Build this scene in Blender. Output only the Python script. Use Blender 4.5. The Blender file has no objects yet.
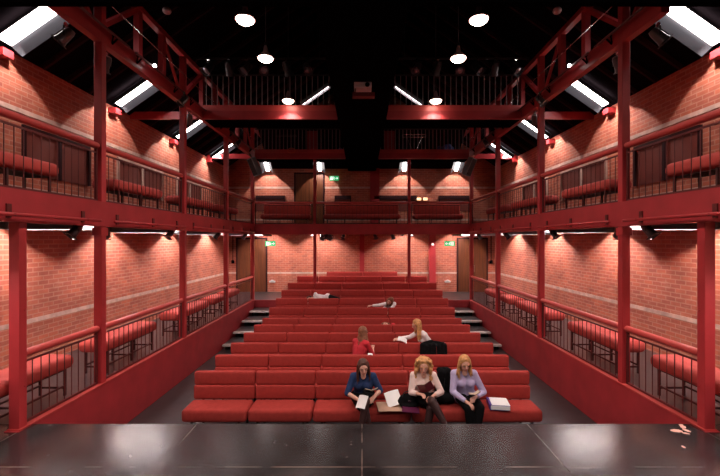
import bpy, bmesh, math, random
from mathutils import Vector, Matrix, noise
R = math.radians
PI = math.pi
random.seed(7)
scene = bpy.context.scene
COL = scene.collection

# ------------------------------------------------------------------ camera, world, exposure
CAMZ = 3.11
cam_d = bpy.data.cameras.new('camera')
cam = bpy.data.objects.new('camera', cam_d)
COL.objects.link(cam)
cam.location = (0, 0, CAMZ)
cam.rotation_euler = (R(90), 0, 0)
cam_d.sensor_width = 36
cam_d.lens = 400 * 36 / 720
cam_d.shift_x = -2 / 720
cam_d.shift_y = 2 / 720
cam_d.clip_start = 0.05
cam_d.clip_end = 200
scene.camera = cam

world = bpy.data.worlds.new('world')
world.use_nodes = True
world.node_tree.nodes['Background'].inputs[0].default_value = (0.02, 0.006, 0.008, 1)
world.node_tree.nodes['Background'].inputs[1].default_value = 0.06
scene.world = world

scene.view_settings.view_transform = 'Standard'
scene.view_settings.look = 'None'
scene.view_settings.exposure = 0.12
scene.view_settings.gamma = 1.0
scene.view_settings.use_curve_mapping = False
scene.cycles.use_denoising = True
scene.cycles.max_bounces = 6
scene.cycles.diffuse_bounces = 4
scene.cycles.sample_clamp_indirect = 6.0

TUBE_LOW = 130.0      # brightness of the fluorescent tubes under the gallery
TUBE_UP = 14.0       # and of those on the roof slope
WASH_LOW = 26.0      # power of the light each lower fixture throws on the wall
WASH_UP = 80.0
PENDANT = 145.0      # power of each pendant lamp


# ------------------------------------------------------------------ materials
def mat(name, color, rough=0.6, metal=0.0, emit=None, strength=0.0, vary=0.0, scale=6.0, bump=0.0, bscale=60.0, spec=0.5, alpha=1.0):
    m = bpy.data.materials.new(name)
    m.use_nodes = True
    nt = m.node_tree
    b = nt.nodes['Principled BSDF']
    b.inputs['Base Color'].default_value = (*color, 1)
    b.inputs['Roughness'].default_value = rough
    b.inputs['Metallic'].default_value = metal
    b.inputs['Specular IOR Level'].default_value = spec
    tc = nt.nodes.new('ShaderNodeTexCoord')
    if vary > 0:
        n = nt.nodes.new('ShaderNodeTexNoise')
        n.inputs['Scale'].default_value = scale
        n.inputs['Detail'].default_value = 5
        nt.links.new(tc.outputs['Object'], n.inputs['Vector'])
        r = nt.nodes.new('ShaderNodeValToRGB')
        r.color_ramp.elements[0].position = 0.3
        r.color_ramp.elements[1].position = 0.7
        r.color_ramp.elements[0].color = (*[c * (1 - vary) for c in color], 1)
        r.color_ramp.elements[1].color = (*[min(1, c * (1 + vary)) for c in color], 1)
        nt.links.new(n.outputs['Fac'], r.inputs[0])
        nt.links.new(r.outputs[0], b.inputs['Base Color'])
    if bump > 0:
        n2 = nt.nodes.new('ShaderNodeTexNoise')
        n2.inputs['Scale'].default_value = bscale
        nt.links.new(tc.outputs['Object'], n2.inputs['Vector'])
        bp = nt.nodes.new('ShaderNodeBump')
        bp.inputs['Strength'].default_value = bump
        bp.inputs['Distance'].default_value = 0.01
        nt.links.new(n2.outputs['Fac'], bp.inputs['Height'])
        nt.links.new(bp.outputs[0], b.inputs['Normal'])
    if emit:
        b.inputs['Emission Color'].default_value = (*emit, 1)
        b.inputs['Emission Strength'].default_value = strength
    return m


def brick_mat(name, side):
    m = bpy.data.materials.new(name)
    m.use_nodes = True
    nt = m.node_tree
    b = nt.nodes['Principled BSDF']
    b.inputs['Roughness'].default_value = 0.85
    g = nt.nodes.new('ShaderNodeNewGeometry')
    s = nt.nodes.new('ShaderNodeSeparateXYZ')
    c = nt.nodes.new('ShaderNodeCombineXYZ')
    nt.links.new(g.outputs['Position'], s.inputs[0])
    nt.links.new(s.outputs['Y' if side else 'X'], c.inputs[0])
    nt.links.new(s.outputs['Z'], c.inputs[1])
    br = nt.nodes.new('ShaderNodeTexBrick')
    br.inputs['Scale'].default_value = 1.0
    br.inputs['Brick Width'].default_value = 0.235
    br.inputs['Row Height'].default_value = 0.082
    br.inputs['Mortar Size'].default_value = 0.011
    br.inputs['Mortar Smooth'].default_value = 0.2
    br.inputs['Bias'].default_value = 0.0
    br.inputs['Color1'].default_value = (0.56, 0.15, 0.085, 1)
    br.inputs['Color2'].default_value = (0.40, 0.105, 0.07, 1)
    br.inputs['Mortar'].default_value = (0.54, 0.23, 0.155, 1)
    nt.links.new(c.outputs[0], br.inputs['Vector'])
    n = nt.nodes.new('ShaderNodeTexNoise')
    n.inputs['Scale'].default_value = 1.3
    n.inputs['Detail'].default_value = 8
    n.inputs['Roughness'].default_value = 0.65
    nt.links.new(c.outputs[0], n.inputs['Vector'])
    mp = nt.nodes.new('ShaderNodeMapRange')
    mp.inputs[1].default_value = 0.3
    mp.inputs[2].default_value = 0.7
    mp.inputs[3].default_value = 0.72
    mp.inputs[4].default_value = 1.25
    nt.links.new(n.outputs['Fac'], mp.inputs[0])
    mx = nt.nodes.new('ShaderNodeMix')
    mx.data_type = 'RGBA'
    mx.blend_type = 'MULTIPLY'
    mx.inputs[0].default_value = 1.0
    nt.links.new(br.outputs['Color'], mx.inputs[6])
    nt.links.new(mp.outputs[0], mx.inputs[7])
    # worn pale patches
    n3 = nt.nodes.new('ShaderNodeTexNoise')
    n3.inputs['Scale'].default_value = 5.0
    n3.inputs['Detail'].default_value = 6
    mpv = nt.nodes.new('ShaderNodeMapping')
    mpv.inputs['Scale'].default_value = (0.4, 2.2, 1)
    nt.links.new(c.outputs[0], mpv.inputs[0])
    nt.links.new(mpv.outputs[0], n3.inputs['Vector'])
    r3 = nt.nodes.new('ShaderNodeMapRange')
    r3.inputs[1].default_value = 0.58
    r3.inputs[2].default_value = 0.75
    r3.inputs[3].default_value = 0.0
    r3.inputs[4].default_value = 0.45
    nt.links.new(n3.outputs['Fac'], r3.inputs[0])
    m2 = nt.nodes.new('ShaderNodeMix')
    m2.data_type = 'RGBA'
    m2.inputs[7].default_value = (0.66, 0.36, 0.26, 1)
    nt.links.new(r3.outputs[0], m2.inputs[0])
    nt.links.new(mx.outputs[2], m2.inputs[6])
    nt.links.new(m2.outputs[2], b.inputs['Base Color'])
    bp = nt.nodes.new('ShaderNodeBump')
    bp.inputs['Strength'].default_value = 0.5
    bp.inputs['Distance'].default_value = 0.008
    bp.invert = True
    nt.links.new(br.outputs['Fac'], bp.inputs['Height'])
    nt.links.new(bp.outputs[0], b.inputs['Normal'])
    return m


def stage_mat():
    m = bpy.data.materials.new('black_stage_panels')
    m.use_nodes = True
    nt = m.node_tree
    b = nt.nodes['Principled BSDF']
    b.inputs['Specular IOR Level'].default_value = 1.0
    g = nt.nodes.new('ShaderNodeNewGeometry')
    br = nt.nodes.new('ShaderNodeTexBrick')
    br.offset = 0.0
    br.inputs['Scale'].default_value = 1.0
    br.inputs['Brick Width'].default_value = 2.0
    br.inputs['Row Height'].default_value = 1.31
    br.inputs['Mortar Size'].default_value = 0.006
    br.inputs['Mortar Smooth'].default_value = 0.4
    br.inputs['Color1'].default_value = (0, 0, 0, 1)
    br.inputs['Color2'].default_value = (0, 0, 0, 1)
    br.inputs['Mortar'].default_value = (1, 1, 1, 1)
    nt.links.new(g.outputs['Position'], br.inputs['Vector'])
    n = nt.nodes.new('ShaderNodeTexNoise')
    n.inputs['Scale'].default_value = 2.2
    n.inputs['Detail'].default_value = 9
    n.inputs['Roughness'].default_value = 0.7
    nt.links.new(g.outputs['Position'], n.inputs['Vector'])
    r = nt.nodes.new('ShaderNodeValToRGB')
    r.color_ramp.elements[0].position = 0.35
    r.color_ramp.elements[1].position = 0.72
    r.color_ramp.elements[0].color = (0.012, 0.010, 0.011, 1)
    r.color_ramp.elements[1].color = (0.040, 0.034, 0.036, 1)
    nt.links.new(n.outputs['Fac'], r.inputs[0])
    mm = nt.nodes.new('ShaderNodeMath')
    mm.operation = 'MULTIPLY'
    n2 = nt.nodes.new('ShaderNodeTexNoise')
    n2.inputs['Scale'].default_value = 3.0
    n2.inputs['Detail'].default_value = 6
    nt.links.new(g.outputs['Position'], n2.inputs['Vector'])
    mr = nt.nodes.new('ShaderNodeMapRange')
    mr.inputs[1].default_value = 0.4
    mr.inputs[2].default_value = 0.65
    nt.links.new(n2.outputs['Fac'], mr.inputs[0])
    nt.links.new(br.outputs['Fac'], mm.inputs[0])
    nt.links.new(mr.outputs[0], mm.inputs[1])
    mx = nt.nodes.new('ShaderNodeMix')
    mx.data_type = 'RGBA'
    mx.inputs[7].default_value = (0.30, 0.20, 0.17, 1)
    nt.links.new(mm.outputs[0], mx.inputs[0])
    nt.links.new(r.outputs[0], mx.inputs[6])
    # scuffs
    v = nt.nodes.new('ShaderNodeTexNoise')
    v.inputs['Scale'].default_value = 14
    v.inputs['Detail'].default_value = 8
    nt.links.new(g.outputs['Position'], v.inputs['Vector'])
    vr = nt.nodes.new('ShaderNodeMapRange')
    vr.inputs[1].default_value = 0.66
    vr.inputs[2].default_value = 0.74
    vr.inputs[4].default_value = 0.35
    nt.links.new(v.outputs['Fac'], vr.inputs[0])
    m3 = nt.nodes.new('ShaderNodeMix')
    m3.data_type = 'RGBA'
    m3.inputs[7].default_value = (0.25, 0.17, 0.16, 1)
    nt.links.new(vr.outputs[0], m3.inputs[0])
    nt.links.new(mx.outputs[2], m3.inputs[6])
    nt.links.new(m3.outputs[2], b.inputs['Base Color'])
    rr = nt.nodes.new('ShaderNodeMapRange')
    rr.inputs[3].default_value = 0.14
    rr.inputs[4].default_value = 0.30
    nt.links.new(n.outputs['Fac'], rr.inputs[0])
    nt.links.new(rr.outputs[0], b.inputs['Roughness'])
    return m


def wood_mat(name, c1, c2):
    m = bpy.data.materials.new(name)
    m.use_nodes = True
    nt = m.node_tree
    b = nt.nodes['Principled BSDF']
    b.inputs['Roughness'].default_value = 0.45
    tc = nt.nodes.new('ShaderNodeTexCoord')
    mp = nt.nodes.new('ShaderNodeMapping')
    mp.inputs['Scale'].default_value = (9, 9, 0.7)
    n = nt.nodes.new('ShaderNodeTexNoise')
    n.inputs['Scale'].default_value = 2
    n.inputs['Detail'].default_value = 6
    r = nt.nodes.new('ShaderNodeValToRGB')
    r.color_ramp.elements[0].position = 0.3
    r.color_ramp.elements[1].position = 0.7
    r.color_ramp.elements[0].color = (*c1, 1)
    r.color_ramp.elements[1].color = (*c2, 1)
    nt.links.new(tc.outputs['Object'], mp.inputs[0])
    nt.links.new(mp.outputs[0], n.inputs['Vector'])
    nt.links.new(n.outputs['Fac'], r.inputs[0])
    nt.links.new(r.outputs[0], b.inputs['Base Color'])
    return m


M = dict(
    brick_side=brick_mat('brick_side', True), brick_back=brick_mat('brick_back', False),
    stage=stage_mat(),
    red=mat('red_painted_steel', (0.41, 0.032, 0.038), 0.42, vary=0.12, scale=3),
    redboard=mat('red_painted_board', (0.35, 0.027, 0.034), 0.5, vary=0.16, scale=2.5, bump=0.1),
    redrail=mat('red_padded_rail', (0.46, 0.055, 0.05), 0.38, vary=0.06),
    bar=mat('dark_red_bars', (0.10, 0.014, 0.014), 0.4),
    fabric=mat('red_wool_fabric', (0.37, 0.043, 0.036), 0.9, vary=0.10, scale=14, bump=0.25, bscale=220, spec=0.2),
    bfabric=mat('red_bench_fabric', (0.46, 0.065, 0.055), 0.75, vary=0.08, scale=9, bump=0.2, bscale=200, spec=0.3),
    black=mat('matt_black', (0.003, 0.0025, 0.003), 0.9, spec=0.0),
    roof=mat('black_roof_boards', (0.007, 0.005, 0.006), 0.9, spec=0.0),
    rafter=mat('dark_rafters', (0.035, 0.012, 0.014), 0.8, spec=0.1),
    bmetal=mat('black_metal', (0.02, 0.02, 0.022), 0.35, metal=0.3),
    lantern=mat('lantern_black', (0.09, 0.09, 0.095), 0.28, metal=0.6),
    chrome=mat('bright_metal', (0.6, 0.6, 0.6), 0.25, metal=1.0),
    lens=mat('glass_lens', (0.25, 0.27, 0.3), 0.08, metal=0.6),
    lino=mat('dark_grey_floor', (0.040, 0.035, 0.038), 0.28, vary=0.3, scale=4),
    tread=mat('grey_step', (0.62, 0.56, 0.54), 0.5, vary=0.2, scale=8),
    pale=mat('pale_stone', (0.62, 0.42, 0.35), 0.8, vary=0.25, scale=5),
    reflector_dark=mat('lamp_reflector_dark', (0.035, 0.038, 0.045), 0.5),
    reflector=mat('lamp_reflector', (0.55, 0.56, 0.60), 0.5),
    door=wood_mat('brown_door_wood', (0.085, 0.022, 0.006), (0.15, 0.042, 0.011)),
    white=mat('white_plastic', (0.75, 0.75, 0.75), 0.5),
    paper=mat('white_paper', (0.93, 0.94, 0.96), 0.8),
    pages=mat('cream_pages', (0.62, 0.50, 0.40), 0.8),
    card=mat('brown_card', (0.52, 0.33, 0.24), 0.8),
    maroon=mat('maroon_cover', (0.16, 0.012, 0.025), 0.4),
    magenta=mat('magenta_cover', (0.10, 0.01, 0.05), 0.4),
    purple=mat('purple_cover', (0.08, 0.05, 0.30), 0.4),
    coat=mat('black_cloth', (0.006, 0.006, 0.007), 0.95, bump=0.4, bscale=30, spec=0.1),
    blue=mat('blue_cloth', (0.012, 0.035, 0.12), 0.9, vary=0.2, scale=12),
    cream=mat('cream_cloth', (0.88, 0.70, 0.66), 0.9, vary=0.06, scale=10),
    lav=mat('lavender_cloth', (0.52, 0.46, 0.72), 0.9, vary=0.10, scale=14),
    whitecloth=mat('white_cloth', (0.92, 0.85, 0.87), 0.9, vary=0.05, scale=10),
    crimson=mat('crimson_cloth', (0.50, 0.02, 0.035), 0.85, vary=0.1, scale=10),
    tights=mat('sheer_tights', (0.045, 0.018, 0.018), 0.5),
    skin=mat('skin', (0.76, 0.42, 0.32), 0.55, vary=0.06, scale=8),
    lips=mat('lips', (0.45, 0.10, 0.09), 0.5),
    eye=mat('eyes', (0.02, 0.012, 0.01), 0.3),
    brown=mat('brown_hair', (0.075, 0.022, 0.012), 0.55, vary=0.5, scale=22),
    lbrown=mat('light_brown_hair', (0.20, 0.075, 0.035), 0.55, vary=0.45, scale=20),
    blond=mat('blond_hair', (0.58, 0.29, 0.11), 0.55, vary=0.4, scale=22),
    blue_sheet=mat('blue_sheet', (0.03, 0.06, 0.22), 0.5),
    greyp=mat('grey_painted', (0.16, 0.19, 0.20), 0.6),
    windowpane=mat('dark_boarded_pane', (0.17, 0.036, 0.026), 0.5),
    rope=mat('orange_cable', (0.6, 0.12, 0.05), 0.7),
    tube_low=mat('lit_tube_low', (1, 1, 1), 0.5, emit=(1.0, 0.83, 0.80), strength=TUBE_LOW),
    tube_back=mat('lit_tube_back', (1, 1, 1), 0.5, emit=(1.0, 0.9, 0.88), strength=8),
    tube_bare=mat('lit_bare_tube', (1, 1, 1), 0.5, emit=(1.0, 0.8, 0.8), strength=6),
    tube_up=mat('lit_tube_roof', (1, 1, 1), 0.5, emit=(1.0, 0.88, 0.86), strength=TUBE_UP),
    bulb=mat('lit_pendant', (1, 1, 1), 0.5, emit=(1.0, 0.78, 0.62), strength=18),
    smallbulb=mat('lit_small_bulb', (1, 1, 1), 0.5, emit=(1.0, 0.93, 0.9), strength=25),
    amber=mat('lit_amber', (1, 1, 1), 0.5, emit=(1.0, 0.5, 0.2), strength=1.6),
    redled=mat('lit_pink_lamp', (1, 1, 1), 0.5, emit=(1.0, 0.7, 0.7), strength=1.2),
    green=mat('lit_green_sign', (0.02, 0.4, 0.15), 0.5, emit=(0.02, 0.50, 0.16), strength=0.55),
    signwhite=mat('lit_sign_white', (1, 1, 1), 0.5, emit=(0.8, 1.0, 0.85), strength=0.9),
    scrap=mat('pink_paper', (0.75, 0.42, 0.35), 0.8),
)


# ------------------------------------------------------------------ mesh helpers
class MB:
    def __init__(s):
        s.bm = bmesh.new()

    def box(s, x0, x1, y0, y1, z0, z1, bev=0, seg=2, mtx=None):
        if x0 > x1: x0, x1 = x1, x0
        if y0 > y1: y0, y1 = y1, y0
        if z0 > z1: z0, z1 = z1, z0
        r = bmesh.ops.create_cube(s.bm, size=1)
        vs = r['verts']
        for v in vs:
            v.co = Vector(((x0 + x1) / 2 + v.co.x * (x1 - x0), (y0 + y1) / 2 + v.co.y * (y1 - y0), (z0 + z1) / 2 + v.co.z * (z1 - z0)))
        if mtx is not None:
            for v in vs: v.co = mtx @ v.co
        if bev > 0:
            es = list({e for v in vs for e in v.link_edges})
            bmesh.ops.bevel(s.bm, geom=es, offset=bev, segments=seg, affect='EDGES', profile=0.5)
        return s

    def tube(s, p, q, r=0.02, r2=None, seg=10, cap=True):
        p, q = Vector(p), Vector(q)
        r2 = r if r2 is None else r2
        d = (q - p)
        L = d.length
        if L < 1e-6: return s
        m = Matrix.Translation((p + q) / 2) @ d.to_track_quat('Z', 'Y').to_matrix().to_4x4()
        bmesh.ops.create_cone(s.bm, cap_ends=cap, segments=seg, radius1=r, radius2=r2, depth=L, matrix=m)
        return s

    def bar(s, p, q, w, h, up=(0, 0, 1)):
        """rectangular bar from p to q, w across, h along up"""
        p, q = Vector(p), Vector(q)
        d = q - p
        L = d.length
        z = d.normalized()
        x = Vector(up).cross(z)
        if x.length < 1e-4: x = Vector((1, 0, 0))
        x.normalize()
        y = z.cross(x)
        m = Matrix((x, y, z)).transposed().to_4x4()
        m.translation = (p + q) / 2
        s.box(-w / 2, w / 2, -h / 2, h / 2, -L / 2, L / 2, mtx=m)
        return s

    def ball(s, c, r, sc=(1, 1, 1), seg=12, rot=None):
        m = Matrix.Translation(Vector(c))
        if rot is not None: m = m @ rot
        m = m @ Matrix.Diagonal((r * sc[0], r * sc[1], r * sc[2], 1))
        nv = max(6, seg * 2 // 3)
        new, face = s.bm.verts.new, s.bm.faces.new
        top, bot = new(m @ Vector((0, 0, 1))), new(m @ Vector((0, 0, -1)))
        rings = []
        for j in range(1, nv):
            th = PI * j / nv
            sn, cs = math.sin(th), math.cos(th)
            rings.append([new(m @ Vector((sn * math.cos(2 * PI * i / seg), sn * math.sin(2 * PI * i / seg), cs))) for i in range(seg)])
        for i in range(seg):
            k = (i + 1) % seg
            face((top, rings[0][i], rings[0][k]))
            face((bot, rings[-1][k], rings[-1][i]))
            for a_, b_ in zip(rings, rings[1:]):
                face((a_[i], b_[i], b_[k], a_[k]))
        return s

    def cap(s, p, q, r, r2=None):
        r2 = r if r2 is None else r2
        s.tube(p, q, r, r2, seg=16)
        s.ball(p, r, seg=14)
        s.ball(q, r2, seg=14)
        return s

    def lathe(s, prof, seg=20, mtx=None):
        """prof: list of (r, z)"""
        rings = []
        for r, z in prof:
            ring = []
            for i in range(seg):
                a = 2 * PI * i / seg
                co = Vector((r * math.cos(a), r * math.sin(a), z))
                if mtx is not None: co = mtx @ co
                ring.append(s.bm.verts.new(co))
            rings.append(ring)
        for a, b in zip(rings, rings[1:]):
            for i in range(seg):
                j = (i + 1) % seg
                s.bm.faces.new((a[i], a[j], b[j], b[i]))
        return s

    def build(s, name, m, parent=None, world=False, smooth=False):
        me = bpy.data.meshes.new(name)
        bmesh.ops.recalc_face_normals(s.bm, faces=s.bm.faces)
        if world and parent is not None:
            off = parent.location if parent.parent is None else parent.parent.location
            for v in s.bm.verts: v.co -= off
        s.bm.to_mesh(me)
        s.bm.free()
        if smooth:
            for p in me.polygons: p.use_smooth = True
        me.materials.append(m)
        o = bpy.data.objects.new(name, me)
        COL.objects.link(o)
        if parent is not None: o.parent = parent
        return o


def smooth_by_angle(o, ang=40):
    me = o.data
    me.shade_smooth() if hasattr(me, 'shade_smooth') else None
    try:
        me.set_sharp_from_angle(angle=R(ang))
    except Exception:
        pass
    return o


def tag(o, label=None, cat=None, group=None, kind=None):
    if label: o['label'] = label
    if cat: o['category'] = cat
    if group: o['group'] = group
    if kind: o['kind'] = kind
    return o


def thing(name, label, cat, loc=(0, 0, 0), group=None, rot=(0, 0, 0)):
    o = bpy.data.objects.new(name, None)
    COL.objects.link(o)
    o.location = loc
    o.rotation_euler = rot
    o.empty_display_size = 0.2
    return tag(o, label, cat, group)


def struct(name, mb, m):
    o = mb.build(name, m)
    o['kind'] = 'structure'
    return o


def copy_tree(o, parent=None):
    c = o.copy()
    COL.objects.link(c)
    if parent is not None: c.parent = parent
    for ch in list(o.children): copy_tree(ch, c)
    return c


def single(name, mb, m, label, cat, loc, group=None, smooth=False):
    """one-mesh thing; mesh given in world coordinates, origin moved to loc"""
    L = Vector(loc)
    for v in mb.bm.verts: v.co -= L
    o = mb.build(name, m, smooth=smooth)
    o.location = L
    return tag(o, label, cat, group)


SIDE = {-1: 'left', 1: 'right'}
ORD = ['first', 'second', 'third', 'fourth', 'fifth', 'sixth', 'seventh', 'eighth', 'ninth', 'tenth', 'eleventh', 'twelfth']

# ------------------------------------------------------------------ key dimensions (metres, hall floor = 0)
XF = 4.0            # inner face of galleries
XW = 5.8            # side walls
YB = 17.25          # back wall
YG = 14.86          # face of back gallery
ZL = 0.88           # lower gallery floor and stage
ZU = 3.62           # upper gallery floor
SY = 4.85           # stage edge
YN = 0.0            # near end of what is built
POSTS = [4.72, 6.20, 9.07, 11.95, 14.83]

# ------------------------------------------------------------------ structure
struct('floor', MB().box(-3.98, 3.98, SY - 0.1, 16.2, -0.1, 0), M['lino'])
struct('floor_stage', MB().box(-XW, XW, YN - 2.5, SY, 0.74, ZL), M['stage'])
struct('trim_1', MB().box(-3.98, 3.98, SY - 0.06, SY - 0.03, 0, 0.74), M['black'])
for s in (-1, 1):
    n = SIDE[s]
    struct('floor_gallery_' + n, MB().box(s * 3.995, s * XW, SY, YB, 0.72, ZL), M['lino'])
    struct('floor_upper_' + n, MB().box(s * 4.02, s * XW, YN, YB, 3.42, ZU), M['black'])
    struct('wall_' + n, MB().box(s * XW, s * (XW + 0.3), YN - 2.5, YB + 0.3, -0.2, 6.22), M['brick_side'])
    # gallery fascias
    struct('trim_fascia_lower_' + n, MB().box(s * 3.985, s * 4.06, SY - 0.0, 14.84, 0.0, 0.89), M['redboard'])
    struct('trim_ledge_' + n, MB().box(s * 3.975, s * 4.13, SY - 0.2, 14.84, 0.885, 0.905), M['redrail'])
    struct('trim_fascia_upper_' + n, MB().box(s * 3.985, s * 4.12, YN, 14.84, 3.32, 3.70), M['redboard'])
    # string courses
    for k, z in enumerate((1.69, 5.30, 3.98)):
        struct('trim_course_%s' % n, MB().box(s * (XW - 0.008), s * (XW + 0.05), YN, YB, z - 0.035, z + 0.045), M['pale'])
    # roof: lean-to slope continued as the main roof
    rb = MB()
    v = [(XW + 0.35, 6.24 - 0.245), (0.0, 6.24 + XW * 0.7), (0.0, 6.4 + XW * 0.7), (XW + 0.35, 6.4 - 0.245)]
    vs = []
    for y in (YN - 2.5, YB + 0.3):
        vs.append([rb.bm.verts.new((s * x, y, z)) for x, z in v])
    for i in range(4):
        j = (i + 1) % 4
        rb.bm.faces.new((vs[0][i], vs[0][j], vs[1][j], vs[1][i]))
    rb.bm.faces.new(vs[0]); rb.bm.faces.new(vs[1])
    struct('ceiling_roof_' + n, rb, M['roof'])
    rf = MB()
    for i in range(22):
        y = 4.2 + i * 0.6
        if min(abs(y - q) for q in (6.22, 9.09, 11.97, 14.85)) < 0.32: continue
        rf.bar((s * 5.75, y, 6.21), (s * 0.7, y, 6.21 + 5.05 * 0.7), 0.05, 0.09, up=(s * 0.57, 0, 0.82))
    struct('ceiling_rafters_' + n, rf, M['rafter'])
struct('wall_back', MB().box(-XW, XW, YB, YB + 0.3, -0.2, 10.4), M['brick_back'])
struct('wall_front', MB().box(-XW - 0.3, XW + 0.3, YN - 2.7, YN - 2.5, 0, 10.4), M['black'])
struct('floor_back', MB().box(-XW + 1.8, XW - 1.8, 16.2, YB, 0.62, ZL), M['lino'])
for s in (-1, 1):
    struct('floor_landing_' + SIDE[s], MB().box(s * 2.72, s * 3.995, 14.86, 16.2, 0.70, ZL), M['lino'])
    struct('trim_riser_' + SIDE[s], MB().box(s * 2.72, s * 3.98, 14.80, 14.86, 0.60, ZL + 0.004), M['redboard'])
struct('floor_upper_back', MB().box(-4.02, 4.02, YG + 0.14, YB, 3.42, ZU), M['black'])
struct('trim_fascia_upper_back', MB().box(-4.12, 4.12, YG, YG + 0.13, 3.32, 3.70), M['redboard'])
# lean-to roof over the back gallery: slopes down to the back wall
rb = MB()
vv = [(YB + 0.2, 6.05), (14.9, 7.7), (14.9, 7.9), (YB + 0.2, 6.25)]
a = [rb.bm.verts.new((-4.0, y, z)) for y, z in vv]
b = [rb.bm.verts.new((4.0, y, z)) for y, z in vv]
for i in range(4):
    j = (i + 1) % 4
    rb.bm.faces.new((a[i], a[j], b[j], b[i]))
rb.bm.faces.new(a); rb.bm.faces.new(b)
struct('ceiling_back_slope', rb, M['roof'])
for k, z in enumerate((1.69, 5.36, 3.98)):
    struct('trim_course_back', MB().box(-XW, XW, YB - 0.008, YB + 0.05, z - 0.035, z + 0.045), M['pale'])
# tiers for the raked rows
TIER = [0.155, 0.30, 0.46, 0.615, 0.77]
TY = [11.42, 12.30, 13.20, 14.12, 15.03, 16.2]
for k in range(5):
    struct('floor_tier', MB().box(-2.72, 2.72, TY[k], TY[k + 1], 0.0, TIER[k]), M['lino'])
# pilasters on the back wall
struct('trim_pilaster', MB().box(-0.10, 0.10, YB - 0.10, YB, ZL, 3.42), M['red'])
struct('trim_pilaster', MB().box(2.88, 3.16, YB - 0.10, YB, ZL, 3.42), M['red'])
struct('trim_pilaster', MB().box(0.35, 0.75, YB - 0.06, YB, 3.54, 6.2), M['redboard'])
# near pelmet and central duct
struct('ceiling_pelmet', MB().box(-XW, XW, 4.95, 5.05, 6.055, 10.2), M['black'])
single('ventilation_duct', MB().box(-0.60, 0.60, 5.06, YB - 0.02, 6.08, 8.6, bev=0.02), M['black'],
       'large black ventilation duct running down the middle of the roof', 'duct', (0, 11, 6.08))

# doors
def door(name, x0, x1, z0, z1, y=YB):
    d = MB().box(x0, x1, y - 0.05, y - 0.005, z0, z1).build(name, M['door']); d['kind'] = 'structure'
    w = (x1 - x0)
    f = MB().box(x0 - 0.06, x0, y - 0.07, y, z0, z1 + 0.06).box(x1, x1 + 0.06, y - 0.07, y, z0, z1 + 0.06).box(x0, x1, y - 0.07, y, z1, z1 + 0.06)
    f.build('door_frame', M['rafter'], d)
    MB().box((x0 + x1) / 2 - 0.006, (x0 + x1) / 2 + 0.006, y - 0.056, y - 0.04, z0, z1).build('door_gap', M['black'], d)
    MB().box((x0 + x1) / 2 + 0.05, (x0 + x1) / 2 + 0.09, y - 0.09, y - 0.05, z0 + 0.85, z0 + 1.15, bev=0.008).build('door_handle', M['chrome'], d)
    return d
door('door_1', -5.35, -4.14, ZL, 3.15)
door('door_2', 4.14, 5.35, ZL, 3.15)
door('door_3', -2.86, -1.68, ZU, 5.95)

# boarded windows of the upper gallery walls
wn = 1
for s in (-1, 1):
    for (y0, y1, fr) in ((6.86, 8.43, False), (9.5, 11.55, True), (12.5, 14.3, True), (4.0, 5.6, False)):
        z0, z1 = 4.25, 5.03
        o = MB().box(s * (XW - 0.012), s * (XW + 0.02), y0, y1, z0, z1).build('window_%d' % wn, M['windowpane'])
        o['kind'] = 'structure'
        f = MB()
        t = 0.05
        f.box(s * (XW - 0.05), s * XW, y0 - t, y1 + t, z1, z1 + t).box(s * (XW - 0.05), s * XW, y0 - t, y0, z0, z1)
        f.box(s * (XW - 0.05), s * XW, y1, y1 + t, z0, z1).box(s * (XW - 0.05), s * XW, (y0 + y1) / 2 - t / 2, (y0 + y1) / 2 + t / 2, z0, z1)
        f.build('window_frame', M['pale'] if fr else M['rafter'], o)
        wn += 1
for (x0, x1) in ((-4.55, -3.35), (-1.15, -0.5), (0.55, 2.35), (3.35, 4.6)):
    o = MB().box(x0, x1, YB - 0.02, YB, 4.35, 5.0).build('window_%d' % wn, M['windowpane']); o['kind'] = 'structure'
    MB().box(x0 - 0.03, x1 + 0.03, YB - 0.06, YB, 4.87, 5.02).box(x0 - 0.03, x0, YB - 0.05, YB, 4.3, 4.9).box(x1, x1 + 0.03, YB - 0.05, YB, 4.3, 4.9).build('window_head', M['rafter'], o)
    wn += 1

# side aisle steps: slabs lying on the floor, black open risers
for s in (-1, 1):
    for k, (y, z) in enumerate(((11.27, 0.155), (12.2, 0.30), (13.1, 0.46), (14.0, 0.615))):
        nm = ['lowest', 'second lowest', 'third', 'topmost'][k]
        t = thing('aisle_step', '%s grey step slab of the %s aisle beside the raked seats' % (nm, SIDE[s]), 'step', (s * 3.35, y, 0), 'aisle steps')
        y1 = (12.2, 13.1, 14.0, 14.80)[k]
        MB().box(s * 2.74, s * 3.93, y, y1 - 0.005, z - 0.05, z, bev=0.005).build('tread', M['lino'], t, world=True)
        MB().box(s * 2.74, s * 3.93, y - 0.02, y + 0.10, z - 0.045, z + 0.006).build('nosing', M['tread'], t, world=True)
        sup = MB()
        for xx in (2.85, 3.35, 3.85):
            sup.box(s * (xx - 0.03), s * (xx + 0.03), y + 0.08, y1 - 0.02, 0, z - 0.05)
        sup.build('support', M['bmetal'], t, world=True)

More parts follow.
